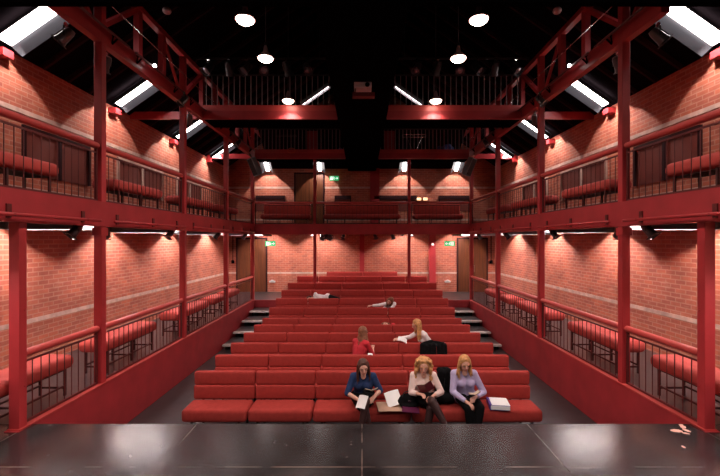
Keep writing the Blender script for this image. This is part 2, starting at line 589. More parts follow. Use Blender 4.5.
# ------------------------------------------------------------------ columns
names = ['nearest the stage', 'second from the stage', 'third from the stage', 'fourth from the stage', 'at the far corner']
for s in (-1, 1):
    for k, y in enumerate(POSTS):
        z1 = 3.32 if k == 0 else 7.26
        lab = 'square red steel column on the %s gallery edge, %s' % (SIDE[s], names[k])
        t = thing('steel_column', lab, 'column', (s * 4.06, y, ZL), 'gallery columns')
        MB().box(-0.062, 0.062, -0.055, 0.055, 0.0, z1 - ZL, bev=0.006).build('shaft', M['red'], t)
        MB().box(-0.085, 0.085, -0.09, 0.09, 0.0, 0.012).build('base_plate', M['red'], t)
        for b_ in (0.5, 1.4):
            MB().tube((-s * 0.065, 0.02, b_), (-s * 0.072, 0.02, b_), 0.012).build('bolt', M['red'], t)
        if k == 1:
            MB().box(-0.075, 0.075, -0.08, 0.08, 2.30, 2.42, bev=0.004).build('collar', M['red'], t)
for x, n in ((-1.78, 'left'), (1.78, 'right')):
    t = thing('steel_column', 'slender red column rising through the top rows, %s one of the pair' % n, 'column', (x, 15.12, 0.77), 'gallery columns')
    MB().box(-0.055, 0.055, -0.05, 0.05, 0, 5.5, bev=0.005).build('shaft', M['red'], t)
    MB().box(-0.08, 0.08, -0.07, 0.07, 0, 0.012).build('base_plate', M['red'], t)


# ------------------------------------------------------------------ railings
def railing(p, q, zb, zt, zr, label, rr=0.048, spacing=0.135):
    """p, q: (x, y) ends; panel from zb to zt, hand rail centred at zr"""
    P, Q = Vector((p[0], p[1], 0)), Vector((q[0], q[1], 0))
    mid = (P + Q) / 2
    L = (Q - P).length
    ang = math.atan2(Q.y - P.y, Q.x - P.x)
    t = thing('railing_panel', label, 'railing', (mid.x, mid.y, zb), 'gallery railings', (0, 0, ang))
    h = zt - zb
    smooth_by_angle(MB().tube((-L / 2, 0, zr - zb), (L / 2, 0, zr - zb), rr, seg=16).build('handrail', M['redrail'], t))
    f = MB()
    f.box(-L / 2, L / 2, -0.015, 0.015, 0, 0.03).box(-L / 2, L / 2, -0.012, 0.012, h - 0.025, h)
    f.box(-L / 2, -L / 2 + 0.03, -0.015, 0.015, 0, zr - zb).box(L / 2 - 0.03, L / 2, -0.015, 0.015, 0, zr - zb)
    f.build('frame', M['bar'], t)
    n = max(2, int(round(L / spacing)))
    first = None
    for i in range(1, n):
        x = -L / 2 + L * i / n
        if first is None:
            first = MB().tube((0, 0, 0.02), (0, 0, h - 0.01), 0.0065, seg=6).build('baluster', M['bar'], t)
            b_ = first
        else:
            b_ = first.copy(); COL.objects.link(b_)
        b_.location = (x, 0, 0)
    return t


bay = ['opposite the stage edge', 'in the first full bay', 'in the second full bay', 'in the third full bay']
for s in (-1, 1):
    for k in range(4):
        y0, y1 = POSTS[k] + 0.075, POSTS[k + 1] - 0.075
        railing((s * 4.06, y0), (s * 4.06, y1), 0.91, 1.665, 1.75, 'red padded railing of the lower %s gallery, %s' % (SIDE[s], bay[k]))
    ys = [3.0] + POSTS[1:]
    for k in range(4):
        y0, y1 = ys[k] + 0.075, ys[k + 1] - 0.075
        railing((s * 4.06, y0), (s * 4.06, y1), 3.705, 4.46, 4.555, 'red padded railing of the upper %s gallery, %s' % (SIDE[s], bay[k]))
xb = [-3.99, -1.84, -1.72, 1.72, 1.84, 3.99]
for k, n in enumerate(('left', 'middle', 'right')):
    railing((xb[2 * k], YG + 0.07), (xb[2 * k + 1], YG + 0.07), 3.705, 4.42, 4.50, 'red railing across the back upper gallery, %s length of three' % n, rr=0.04)

# thin rails fixed in front of the upper fascia
fb = [(3.0, 6.0), (6.35, 8.9), (9.3, 11.8), (12.2, 14.6)]
for s in (-1, 1):
    for k, (y0, y1) in enumerate(fb):
        t = thing('lighting_bar', 'thin red lighting bar along the %s upper fascia, %s' % (SIDE[s], bay[k]), 'pipe', (s * 3.92, (y0 + y1) / 2, 3.40), 'fascia bars')
        MB().tube((s * 3.92, y0, 3.40), (s * 3.92, y1, 3.40), 0.022).build('pipe', M['red'], t, world=True, smooth=True)
        for yy in (y0 + 0.15, (y0 + y1) / 2, y1 - 0.3):
            MB().box(s * 3.90, s * 3.985, yy - 0.015, yy + 0.015, 3.385, 3.415).box(s * 3.965, s * 3.985, yy - 0.03, yy + 0.03, 3.36, 3.52).build('bracket', M['bar'], t, world=True)

# ------------------------------------------------------------------ trusses along both sides
for s in (-1, 1):
    x = s * 4.06
    t = thing('roof_truss', 'long red roof truss above the %s gallery columns' % SIDE[s], 'truss', (x, 10, 6.16))
    MB().box(s * 4.0, s * 4.12, 4.4 if s < 0 else 5.35, 14.84, 6.16, 6.42).build('bottom_chord', M['red'], t, world=True)
    MB().box(s * 4.0, s * 4.12, 3.4, 16.9, 7.26, 7.36).build('top_chord', M['red'], t, world=True)
    for k in range(0, 4):
        yb = POSTS[k + 1] if k else 6.10
        ya = 3.21 if k == 0 else POSTS[k]
        ya = [3.21, 6.10, 8.99, 11.88][k]
        yb = [6.10, 8.99, 11.88, 14.77][k]
        y1, y2 = ya + 1.15, yb - 0.87
        for yy in (y1, y2):
            MB().box(s * 4.01, s * 4.11, yy - 0.06, yy + 0.06, 6.42, 7.27).build('vertical', M['red'], t, world=True)
        MB().bar((x, ya + 0.1, 6.42), (x, y1 - 0.06, 7.25), 0.07, 0.10, up=(1, 0, 0)).build('diagonal', M['red'], t, world=True)
        MB().bar((x, y2 + 0.06, 7.25), (x, yb - 0.1, 6.42), 0.05, 0.05, up=(1, 0, 0)).build('diagonal', M['red'], t, world=True)
    # pipe and cable carried on the truss
    t = thing('lighting_pipe', 'dark pipe on brackets along the inner side of the %s truss' % SIDE[s], 'pipe', (s * 3.9, 10, 6.33), 'truss pipes')
    for k, (ya, yb) in enumerate(((4.7, 6.7), (6.9, 8.8), (9.1, 11.6), (11.9, 14.5))):
        MB().tube((s * 3.9, ya, 6.34), (s * 3.9, yb, 6.34), 0.02, seg=8).build('pipe', M['bar'], t, world=True)
        for yy in (ya + 0.2, yb - 0.3):
            MB().bar((s * 3.9, yy, 6.34), (s * 4.0, yy, 6.24), 0.02, 0.02).bar((s * 3.9, yy, 6.34), (s * 4.0, yy, 6.38), 0.02, 0.02).bar((s * 3.9, yy - 0.12, 6.34), (s * 4.0, yy - 0.0, 6.26), 0.02, 0.02).build('bracket', M['black'], t, world=True)
    single('steel_cable', MB().tube((s * 3.92, 5.2, 6.78), (s * 3.92, 14.6, 6.72), 0.008, seg=6), M['chrome'],
           'thin taut steel cable strung through the %s truss' % SIDE[s], 'cable', (s * 3.92, 5.2, 6.75))
    # tie beams in line with the bridges, corbels under the eaves
    for y, n_ in ((10.0, 'in line with the near bridge'), (14.9, 'at the far corner')):
        single('tie_beam', MB().box(s * 4.13, s * XW, y, y + 0.08, 6.14, 6.32), M['red'],
               'red tie beam from the %s truss to the brick wall, %s' % (SIDE[s], n_), 'beam', (s * 4.9, y, 6.14), 'tie beams')
    for k, y in enumerate(POSTS[1:]):
        single('wall_corbel', MB().box(s * 5.62, s * XW, y + 0.06, y + 0.26, 6.02, 6.14), M['red'],
               'short red corbel under the %s eaves, by the column %s' % (SIDE[s], names[k + 1]), 'corbel', (s * 5.6, y, 6.0), 'eaves corbels')

# ------------------------------------------------------------------ bridges
def bridge(y0, y1, label, gap):
    for s in (-1, 1):
        xa, xc = gap, 3.985
        t = thing('access_bridge', label % SIDE[s], 'catwalk', (s * 2.3, y0, 6.14), 'access bridges')
        MB().box(s * xa, s * xc, y0, y0 + 0.08, 6.14, 6.34).build('beam', M['redboard'], t, world=True)
        MB().box(s * xa, s * xc, y0 + 0.02, y0 + 0.05, 6.34, 6.49).build('toe_board', M['redrail'], t, world=True)
        MB().box(s * xa, s * xc, y0 + 0.08, y1, 6.14, 6.20).build('deck', M['black'], t, world=True)
        MB().tube((s * xa, y0 + 0.04, 7.25), (s * xc, y0 + 0.04, 7.25), 0.02).build('top_rail', M['bmetal'], t, world=True)
        n = 24
        f = None
        for i in range(n):
            x = s * (xa + 0.07 + (xc - xa - 0.14) * i / (n - 1))
            if f is None:
                f = MB().box(-0.009, 0.009, -0.009, 0.009, 0, 0.9).build('baluster', M['bars_br'], t)
                b_ = f
            else:
                b_ = f.copy(); COL.objects.link(b_)
            b_.location = (x - s * 2.3, 0.06, 0.22)
M['bars_br'] = mat('bridge_bars', (0.34, 0.24, 0.24), 0.4)
bridge(10.0, 10.8, 'red access bridge crossing high up nearer the stage, %s half', 0.62)
bridge(14.90, 15.6, 'red access bridge crossing high up above the back gallery, %s half', 0.62)

# ------------------------------------------------------------------ fluorescent fixtures
def wash(t, off, direction, power, half):
    """the light thrown by a fixture: off and direction in world axes from the fixture's own place"""
    ld = bpy.data.lights.new('wall_wash', 'SPOT')
    ld.energy = power; ld.color = (1.0, 0.86, 0.80); ld.spot_size = R(half * 2); ld.spot_blend = 0.10; ld.shadow_soft_size = 0.04
    o = bpy.data.objects.new('wall_wash', ld); COL.objects.link(o); o.parent = t
    inv = t.rotation_euler.to_matrix().inverted()
    o.location = inv @ Vector(off)
    o.rotation_euler = (inv @ Vector(direction).to_track_quat('-Z', 'Y').to_matrix()).to_euler()

def fixture(loc, rot, L, cut, wide, mt, label, grp, tw=0.045, refl='reflector'):
    """local: tube along X, shines to -Z, blades to both sides in Y"""
    t = thing('fluorescent_light', label, 'light fixture', loc, grp, rot)
    MB().box(-L / 2, L / 2, -0.05, 0.05, 0.03, 0.09, bev=0.006).build('housing', M['greyp'], t)
    MB().box(-L / 2 + 0.03, L / 2 - 0.03, -tw, tw, -0.012 if tw < 0.04 else -0.05, 0.03, bev=0.01).build('tube', mt, t)
    for sg in (-1, 1):
        b_ = MB()
        y0, z0 = sg * max(0.055, tw), 0.04
        y1, z1 = sg * (max(0.055, tw) + wide), 0.0 - (wide + 0.06) * math.tan(cut)
        vs = [b_.bm.verts.new(c) for c in ((-L / 2, y0, z0), (L / 2, y0, z0), (L / 2, y1, z1), (-L / 2, y1, z1),
                                           (-L / 2, y0, z0 + 0.01), (L / 2, y0, z0 + 0.01), (L / 2, y1, z1 + 0.01), (-L / 2, y1, z1 + 0.01))]
        for f in ((0, 1, 2, 3), (4, 5, 6, 7), (0, 1, 5, 4), (1, 2, 6, 5), (2, 3, 7, 6), (3, 0, 4, 7)):
            b_.bm.faces.new([vs[i] for i in f])
        b_.build('reflector', M[refl], t)
    return t


fy = [0.4, 3.30, 6.20, 9.07, 11.95, 14.83]
fn = ['farthest out above the stage', 'above the side of the stage', 'by the second column', 'by the third column', 'by the fourth column', 'at the far corner']
for s in (-1, 1):
    for k, y in enumerate(fy):
        if k > 0:
            f_ = fixture((s * 4.95, y, 3.37), (0, 0, 0), 1.45, R(26), 0.145, M['tube_low'],
                         'white fluorescent light under the %s upper gallery, %s' % (SIDE[s], fn[k]), 'lights under the galleries', tw=0.028)
            wash(f_, (s * 0.10, 0, -0.10), (s * 0.5, 0, -0.866), WASH_LOW, 58)
        f_ = fixture((s * 5.12, y + 0.02, 6.53), (0, s * R(35), 0), 1.15, R(33), 0.16, M['tube_up'],
                     'bright sloping fluorescent light on the %s roof slope, %s' % (SIDE[s], fn[k]), 'roof slope lights', tw=0.11, refl='reflector_dark')
        wash(f_, (s * 0.15, 0, -0.26), (s * 0.5, 0, -0.866), WASH_UP, 53)
for x, n in ((-3.98, 'at the left end'), (-1.78, 'left of the middle'), (1.78, 'right of the middle'), (3.98, 'at the right end')):
    f_ = fixture((x, 16.1, 3.37), (0, 0, PI / 2), 1.5, R(26), 0.145, M['tube_low'],
                 'white fluorescent light under the back upper gallery, %s' % n, 'lights under the galleries', tw=0.028)
    wash(f_, (0, 0.35, -0.10), (0, 0.5, -0.866), WASH_LOW * 1.1, 62)
    f_ = fixture((x, 16.50, 6.36), (0, R(33), PI / 2), 1.15, R(33), 0.16, M['tube_back'],
                 'bright sloping fluorescent light on the back roof slope, %s' % n, 'roof slope lights', tw=0.07, refl='reflector_dark')
    for xx in (-0.4, 0.4):
        MB().tube((xx, 0, 0.08), (xx, 0, 0.36), 0.012, seg=8).build('hanger', M['bmetal'], f_)
    wash(f_, (0, 0.15, -0.22), (0, 0.5, -0.866), WASH_UP * 1.0, 43)
for s in (-1, 1):
    fixture((s * 1.31, 11.3, 7.20), (0, s * R(35), 0), 0.95, R(20), 0.05, M['tube_bare'],
            'bare sloping white tube glowing behind the bridge, %s of the duct' % SIDE[s], 'tubes beside the duct', tw=0.03)

# ------------------------------------------------------------------ pendant lamps
def pendant(loc, label, top):
    t = thing('pendant_lamp', label, 'pendant lamp', loc, 'pendant lamps')
    smooth_by_angle(MB().lathe([(0.02, 0.24), (0.035, 0.20), (0.05, 0.12), (0.15, 0.015), (0.155, 0.0), (0.14, 0.0)], 24).build('lamp_shade', M['shade'], t))
    smooth_by_angle(MB().lathe([(0.135, 0.01), (0.13, -0.02), (0.10, -0.045), (0.05, -0.058), (0.001, -0.06)], 24).build('bulb', M['bulb'], t))
    ld = bpy.data.lights.new('pendant_light', 'SPOT')
    ld.energy = PENDANT * (1.9 if loc[1] < 5 else 0.8); ld.color = (1.0, 0.80, 0.70); ld.spot_size = R(124); ld.spot_blend = 0.3; ld.shadow_soft_size = 0.12  # unseen added pairs near the camera run stronger to brighten the front row
    lo = bpy.data.objects.new('pendant_light', ld); COL.objects.link(lo); lo.parent = t; lo.location = (0, 0, -0.08)
    MB().tube((0, 0, 0.20), (0, 0, 0.30), 0.02).build('socket', M['bmetal'], t)
    MB().tube((0, 0, 0.30), (0, 0, top - loc[2]), 0.006, seg=6).build('cord', M['cordm'], t)
M['shade'] = mat('lamp_shade_metal', (0.5, 0.3, 0.3), 0.4, metal=0.5)
M['cordm'] = mat('cord', (0.14, 0.10, 0.10), 0.6)
for s in (-1, 1):
    for k, (y, n) in enumerate(((1.2, 'behind the viewer above the stage'), (3.6, 'above the stage'), (6.16, 'nearest the stage'), (7.47, 'in the middle of the row'), (9.75, 'lowest in view, by the bridge'))):
        pendant((s * 1.80, y, 6.50), 'glowing pendant lamp %s of the duct, %s' % (SIDE[s], n), 6.24 + (XW - 1.80) * 0.7)

# ------------------------------------------------------------------ stage lanterns
def make_lantern():
    t = thing('stage_lantern', 'lantern', 'stage light')
    # local: hangs from origin (clamp), body below, points to -Y
    MB().box(-0.02, 0.02, -0.02, 0.02, -0.06, 0.03, bev=0.004).tube((-0.03, 0, 0.0), (0.03, 0, 0.0), 0.03).build('clamp', M['chrome'], t)
    y = MB()
    for sx in (-1, 1):
        y.box(sx * 0.098, sx * 0.104, -0.012, 0.012, -0.23, -0.06)
    y.box(-0.104, 0.104, -0.012, 0.012, -0.066, -0.06)
    y.build('yoke', M['bmetal'], t)
    m = Matrix.Translation((0, 0, -0.20)) @ Matrix.Rotation(R(140), 4, 'X')
    b_ = smooth_by_angle(MB().lathe([(0.001, -0.15), (0.06, -0.145), (0.078, -0.09), (0.085, 0.0), (0.09, 0.10), (0.10, 0.13), (0.10, 0.16), (0.092, 0.16), (0.085, 0.12)], 18, m).build('can', M['lantern'], t))
    MB().lathe([(0.086, 0.125), (0.05, 0.14), (0.001, 0.145)], 18, m).build('lens', M['lens'], b_, smooth=True)
    g = MB()
    for sg in (-1, 1):
        g.box(sg * 0.098, sg * 0.112, -0.10, 0.10, 0.155, 0.17, mtx=m).box(-0.10, 0.10, sg * 0.098, sg * 0.112, 0.155, 0.17, mtx=m)
    g.build('colour_frame', M['bmetal'], b_)
    return t

proto = make_lantern()
used = [False]
def lantern(loc, rz, label, group, sc=1.0, rx=0.0):
    o = proto if not used[0] else copy_tree(proto)
    used[0] = True
    o.location = loc
    o.rotation_euler = (rx, 0, rz)
    o.scale = (sc, sc, sc)
    tag(o, label, 'stage light', group)
for s in (-1, 1):
    # under the upper gallery beside the columns
    for y, rz, lab in ((5.90, 30, 'before the second column'), (6.58, 150, 'just past the second column'), (8.82, 30, 'before the third column'), (9.42, 150, 'just past the third column'), (11.7, 60, 'before the fourth column'), (14.4, 40, 'by the corner column')):
        lantern((s * 4.22, y, 3.40), s * R(rz), 'black stage lantern hung under the %s upper gallery, %s' % (SIDE[s], lab), 'lanterns under the galleries', 0.72)
    # from the side trusses
    for y, x, z, rz, lab in ((5.62, 4.16, 6.14, 70, 'nearest the stage'), (6.5, 4.16, 6.14, 120, 'next to the second column'),
                      (8.75, 3.9, 6.33, 40, 'near the third column'), (9.5, 4.1, 6.14, 150, 'just past the third column'), (12.6, 3.9, 6.33, 30, 'between the far columns')):
        lantern((s * x, y, z), s * R(rz), 'stage lantern hanging at the %s truss, %s' % (SIDE[s], lab), 'lanterns at the trusses', 0.8)
    # row hanging before the near bridge
    t = thing('lantern_bar', 'dark horizontal bar carrying lanterns before the bridge, %s of the duct' % SIDE[s], 'pipe', (s * 2.3, 9.45, 7.40), 'lantern bars')
    MB().tube((s * 0.75, 9.45, 7.40), (s * 3.95, 9.45, 7.40), 0.024).build('pipe', M['bmetal'], t, world=True)
    for xx in (1.0, 3.6):
        MB().tube((s * xx, 9.45, 7.40), (s * xx, 9.45, 6.22 + (XW - xx) * 0.7), 0.01).build('hanger', M['bmetal'], t, world=True)
    for k, x in enumerate((1.30, 1.78, 2.32, 2.72, 3.15, 3.62)):
        lantern((s * x, 9.45, 7.37), s * R((-30, 20, -15, 35, 0, 25)[k]) + (PI if k in (1, 4) else 0), 'dark stage lantern on the bar before the bridge, %s side, %s from the duct' % (SIDE[s], ORD[k]), 'lanterns before the bridge', 1.0)
    for k, x in enumerate((0.5, 1.15)):
        lantern((s * x + (0.0 if s > 0 else -0.2), 15.05, 3.40), s * R(20), 'small black lantern under the back gallery, %s of centre, %s' % (SIDE[s], ('inner', 'outer')[k]), 'lanterns under the galleries', 0.7)
for x, n in ((-1.50, 'left'), (-1.22, 'right')):
    lantern((x, 15.05, 3.40), R(10), 'round black lantern of the pair beside the left slender column, %s one' % n, 'lanterns under the galleries', 1.0, rx=R(-30))

# loudspeakers at the far corners
for s in (-1, 1):
    t = thing('loudspeaker', 'grey tilted loudspeaker hung at the far %s corner of the truss' % SIDE[s], 'loudspeaker', (s * 3.85, 14.3, 5.75), 'loudspeakers', (R(18), s * R(14), s * R(30)))
    MB().box(-0.12, 0.12, -0.12, 0.12, -0.35, 0.30, bev=0.02).build('cabinet', M['greyp'], t)
    MB().box(-0.10, 0.10, -0.13, -0.12, -0.32, 0.27, bev=0.003).build('grille', M['bmetal'], t)
    MB().box(-0.02, 0.02, 0.0, 0.03, 0.30, 0.55).build('bracket', M['chrome'], t)

# small glowing bulbs and dead globes
for s in (-1, 1):
    t = thing('bulb_lamp', 'tiny bright bulb on the %s truss between second and third columns' % SIDE[s], 'lamp', (s * 3.86, 7.45, 6.36), 'bulbs on the trusses')
    MB().ball((0, 0, 0.0), 0.03).build('bulb', M['smallbulb'], t, smooth=True)
    MB().tube((0, 0, 0.02), (s * 0.10, 0, 0.02), 0.015).build('holder', M['bmetal'], t)
    t = thing('globe_lamp', 'small unlit round lamp hanging high beside the %s truss' % SIDE[s], 'lamp', (s * 3.2, 6.56, 6.87), 'unlit round lamps')
    MB().ball((0, 0, 0), 0.07, (1, 1, 0.8)).build('globe', M['shade'], t, smooth=True)
    MB().tube((0, 0, 0.05), (0, 0, 1.05), 0.006, seg=6).build('cord', M['cordm'], t)

# projector under the duct
t = thing('projector', 'small pale projector with round lens hung below the black duct', 'projector', (0.0, 7.55, 5.95))
MB().box(-0.15, 0.18, -0.05, 0.20, 0.02, 0.13, bev=0.01).build('body', M['white'], t)
MB().tube((0.10, -0.055, 0.075), (0.10, -0.02, 0.075), 0.045, seg=16).build('lens', M['black'], t)
MB().box(-0.18, 0.24, -0.03, 0.10, -0.14, -0.06).build('shelf', M['bar'], t)
MB().box(-0.14, -0.12, 0.0, 0.03, -0.08, 0.13).box(0.2, 0.22, 0.0, 0.03, -0.08, 0.13).build('bracket', M['black'], t)

# exit signs
def exit_sign(x, y, z, label, flip, hang=0.45):
    t = thing('exit_sign', label, 'exit sign', (x, y, z), 'exit signs')
    pn = MB().box(-0.20, 0.20, 0, 0.05, -0.10, 0.10, bev=0.006).build('panel', M['green'], t)
    f = -1 if flip else 1
    m = MB()
    def q(x0, x1, z0, z1): m.box(f * x0, f * x1, -0.004, -0.001, z0, z1)
    q(0.06, 0.15, -0.07, 0.07)                      # doorway
    m.bar((f * -0.15, -0.003, 0), (f * -0.05, -0.003, 0), 0.003, 0.02)
    m.bar((f * -0.16, -0.003, 0), (f * -0.11, -0.003, 0.045), 0.003, 0.02)
    m.bar((f * -0.16, -0.003, 0), (f * -0.11, -0.003, -0.045), 0.003, 0.02)   # arrow
    m.ball((f * 0.02, -0.003, 0.055), 0.016, (1, 0.1, 1))
    m.bar((f * 0.01, -0.003, 0.035), (f * 0.0, -0.003, -0.01), 0.003, 0.022)
    m.bar((f * 0.0, -0.003, -0.01), (f * 0.035, -0.003, -0.035), 0.003, 0.014)
    m.bar((f * 0.035, -0.003, -0.035), (f * 0.03, -0.003, -0.07), 0.003, 0.012)
    m.bar((f * 0.0, -0.003, -0.01), (f * -0.03, -0.003, -0.06), 0.003, 0.014)
    m.bar((f * -0.025, -0.003, 0.02), (f * 0.04, -0.003, 0.015), 0.003, 0.012)
    m.build('running_figure_symbol', M['signwhite'], pn)
    MB().tube((-0.12, 0.03, 0.10), (-0.12, 0.03, hang), 0.006, seg=6).build('hanger', M['bmetal'], t)
    MB().tube((0.12, 0.03, 0.10), (0.12, 0.03, hang), 0.006, seg=6).build('hanger', M['bmetal'], t)
exit_sign(-3.58, 15.6, 2.97, 'green exit sign hanging by the lower left brown door', True)
exit_sign(3.42, 15.6, 2.97, 'green exit sign hanging by the lower right brown door', False)
exit_sign(-1.18, 16.9, 5.72, 'green exit sign beside the door on the upper back gallery', True, 0.68)

# small things on the back wall
for x, n in ((-3.86, 'left'), (3.68, 'right')):
    t = thing('wall_socket', 'white round-topped wall fitting low on the back wall, %s side' % n, 'wall fitting', (x, YB, 1.33), 'wall fittings')
    MB().box(-0.13, 0.13, -0.07, 0, -0.05, 0.03, bev=0.02).build('cover', M['white'], t)
    MB().ball((0, -0.05, 0.03), 0.07, (1, 0.6, 0.6)).build('dome', M['white'], t, smooth=True)
t = thing('alarm_beacon', 'small pinkish white beacon on the red pilaster by the right exit', 'beacon', (3.02, YB - 0.10, 2.92))
MB().box(-0.07, 0.07, -0.05, 0, -0.08, 0.08, bev=0.01).build('housing', M['red'], t)
MB().ball((0, -0.05, 0), 0.055, (1, 0.5, 1)).build('lens', M['redled'], t, smooth=True)
for x, n in ((2.45, 'left'), (2.72, 'right')):
    t = thing('wall_lamp', 'small amber wall lamp above the back gallery railing, %s of the pair' % n, 'wall lamp', (x, YB - 0.06, 4.87), 'amber wall lamps')
    MB().box(-0.09, 0.09, -0.04, 0.0, -0.06, 0.06, bev=0.01).build('glass', M['amber'], t)
    MB().box(-0.10, 0.10, 0.0, 0.06, -0.07, 0.07).build('back_box', M['bmetal'], t)
for s in (-1, 1):
    t = thing('hanging_cable', 'black cable with dark plug hanging near the brown door, %s side' % SIDE[s], 'cable', (s * 5.55, YB - 0.05, 2.2), 'hanging cables')
    MB().tube((0, 0, 0), (0, 0, 1.2), 0.018, seg=8).build('cord', M['black'], t)
    MB().box(-0.06, 0.06, -0.04, 0.03, -0.10, 0.04, bev=0.01).build('plug', M['black'], t)

# clutter on the far bridge
t = thing('folding_stand', 'folded tubular metal stand leaning on the far bridge, right side', 'stand', (2.0, 15.3, 6.20))
fr = MB()
for a_, b_ in (((-0.45, 0, 0.95), (0.45, 0, 0.95)), ((-0.45, 0, 0.85), (0.45, 0, 0.85)), ((-0.45, 0, 0.95), (-0.45, 0, 0.85)), ((0.45, 0, 0.95), (0.45, 0, 0.85))):
    fr.tube(a_, b_, 0.018, seg=8)
fr.build('top_frame', M['chrome'], t)
MB().tube((-0.3, 0, 0.85), (0.1, 0, 0.0), 0.018).build('leg', M['chrome'], t)
MB().tube((0.3, 0, 0.85), (-0.1, 0, 0.0), 0.018).build('leg', M['chrome'], t)
t = thing('folding_stand', 'dark folded stand lying on the far bridge, left side', 'stand', (-2.9, 15.3, 6.20))
MB().box(-0.4, 0.4, -0.02, 0.02, 0.86, 0.93, bev=0.01).build('top_frame', M['bmetal'], t)
MB().tube((-0.3, 0, 0.9), (-0.3, 0, 0), 0.015).build('leg', M['bmetal'], t)
MB().tube((0.3, 0, 0.9), (0.3, 0, 0), 0.015).build('leg', M['bmetal'], t)
for (x, sx, zz, mt, lab) in ((-1.9, 0.2, 1.1, 'redboard', 'tall maroon board standing on the far bridge, left of the duct'), (-1.15, 0.34, 0.45, 'blue_sheet', 'crumpled blue sheet on the far bridge, left of the duct'),
                             (1.05, 0.2, 1.1, 'redboard', 'tall maroon board standing on the far bridge beside the duct, right'), (3.2, 0.25, 0.6, 'blue_sheet', 'crumpled blue sheet on the far bridge near the right truss')):
    m_ = MB()
    if mt == 'redboard':
        m_.box(x - sx, x + sx, 15.35, 15.40, 6.2, 6.2 + zz, bev=0.01)
        single('display_board', m_, M[mt], lab, 'board', (x, 15.37, 6.2), 'boards on the far bridge')
    else:
        for i in range(9):
            m_.ball((x + random.uniform(-sx, sx), 15.3 + random.uniform(-0.1, 0.1), 6.32 + random.uniform(0, zz - 0.2)), random.uniform(0.08, 0.15), (1, 0.5, 0.8), seg=7)
        single('plastic_sheet', m_, M[mt], lab, 'sheet', (x, 15.3, 6.2), 'sheets on the far bridge')
m_ = MB()
for i in range(16):
    a0, a1 = 2 * PI * i / 16, 2 * PI * (i + 1) / 16
    m_.tube((-2.62 + 0.14 * math.cos(a0), 14.86, 6.43 + 0.09 * math.sin(a0)), (-2.62 + 0.14 * math.cos(a1), 14.86, 6.43 + 0.09 * math.sin(a1)), 0.012, seg=6)
single('cable_coil', m_, M['rope'], 'loop of orange cable hung on the far bridge', 'cable', (-2.62, 14.86, 6.43))

# ------------------------------------------------------------------ long perch benches on the galleries
def perch(x, y0, y1, zf, h, label, grp, along='Y', back=False):
    L = y1 - y0
    if along == 'Y':
        t = thing('padded_bench', label, 'bench', (x, (y0 + y1) / 2, zf), grp, (0, 0, PI / 2))
    else:
        t = thing('padded_bench', label, 'bench', ((y0 + y1) / 2, x, zf), grp)
    c = MB().box(-L / 2, L / 2, -0.24, 0.24, h - 0.20, h, bev=0.085, seg=5)
    smooth_by_angle(c.build('cushion', M['bfabric'], t), 60)
    n = max(2, int(round(L / 0.75)) + 1)
    for i in range(n):
        xx = -L / 2 + 0.14 + (L - 0.28) * i / (n - 1)
        f = MB()
        f.box(xx - 0.014, xx + 0.014, -0.19, -0.162, 0, h - 0.19).box(xx - 0.014, xx + 0.014, 0.162, 0.19, 0, h - 0.19)
        f.box(xx - 0.012, xx + 0.012, -0.18, 0.18, 0.10, 0.125)
        f.build('leg', M['legm'], t)
    f = MB()
    for yy in (-0.176, 0.176):
        f.box(-L / 2 + 0.14, L / 2 - 0.14, yy - 0.012, yy + 0.012, 0.13, 0.155)
    f.box(-L / 2 + 0.12, L / 2 - 0.12, -0.17, 0.17, h - 0.215, h - 0.195)
    f.build('stretcher', M['legm'], t)
    if back:
        smooth_by_angle(MB().box(-L / 2 + 0.05, L / 2 - 0.05, 0.20, 0.32, h + 0.02, h + 0.42, bev=0.03, seg=3).build('backrest', M['bfabric'], t), 60)
        MB().box(-L / 2 + 0.2, -L / 2 + 0.24, 0.22, 0.25, h - 0.2, h + 0.1).box(L / 2 - 0.24, L / 2 - 0.2, 0.22, 0.25, h - 0.2, h + 0.1).build('back_bracket', M['legm'], t)
M['legm'] = mat('dark_leg_metal', (0.05, 0.012, 0.012), 0.4)
seg = ((3.5, 5.88), (6.55, 8.25), (9.15, 11.05), (11.45, 12.3), (12.8, 13.8))
segu = ((3.4, 5.70), (7.0, 8.65), (9.6, 11.6), (12.0, 13.9))
for s in (-1, 1):
    for k, (y0, y1) in enumerate(seg):
        perch(s * 4.44, y0, y1, ZL, 0.57, 'high red padded bench behind the lower %s railing, %s from the stage' % (SIDE[s], ORD[k]), 'gallery benches')
    for k, (y0, y1) in enumerate(segu):
        perch(s * 4.52, y0, y1, ZU, 0.57, 'high red padded bench behind the upper %s railing, %s from the stage' % (SIDE[s], ORD[k]), 'gallery benches')
for (x0, x1, n) in ((-3.95, -2.0, 'left'), (-1.5, 1.5, 'middle'), (2.0, 3.95, 'right')):
    perch(15.7, x0, x1, ZU, 0.50, 'red padded bench with backrest on the back upper gallery, %s of three' % n, 'gallery benches', along='X', back=True)


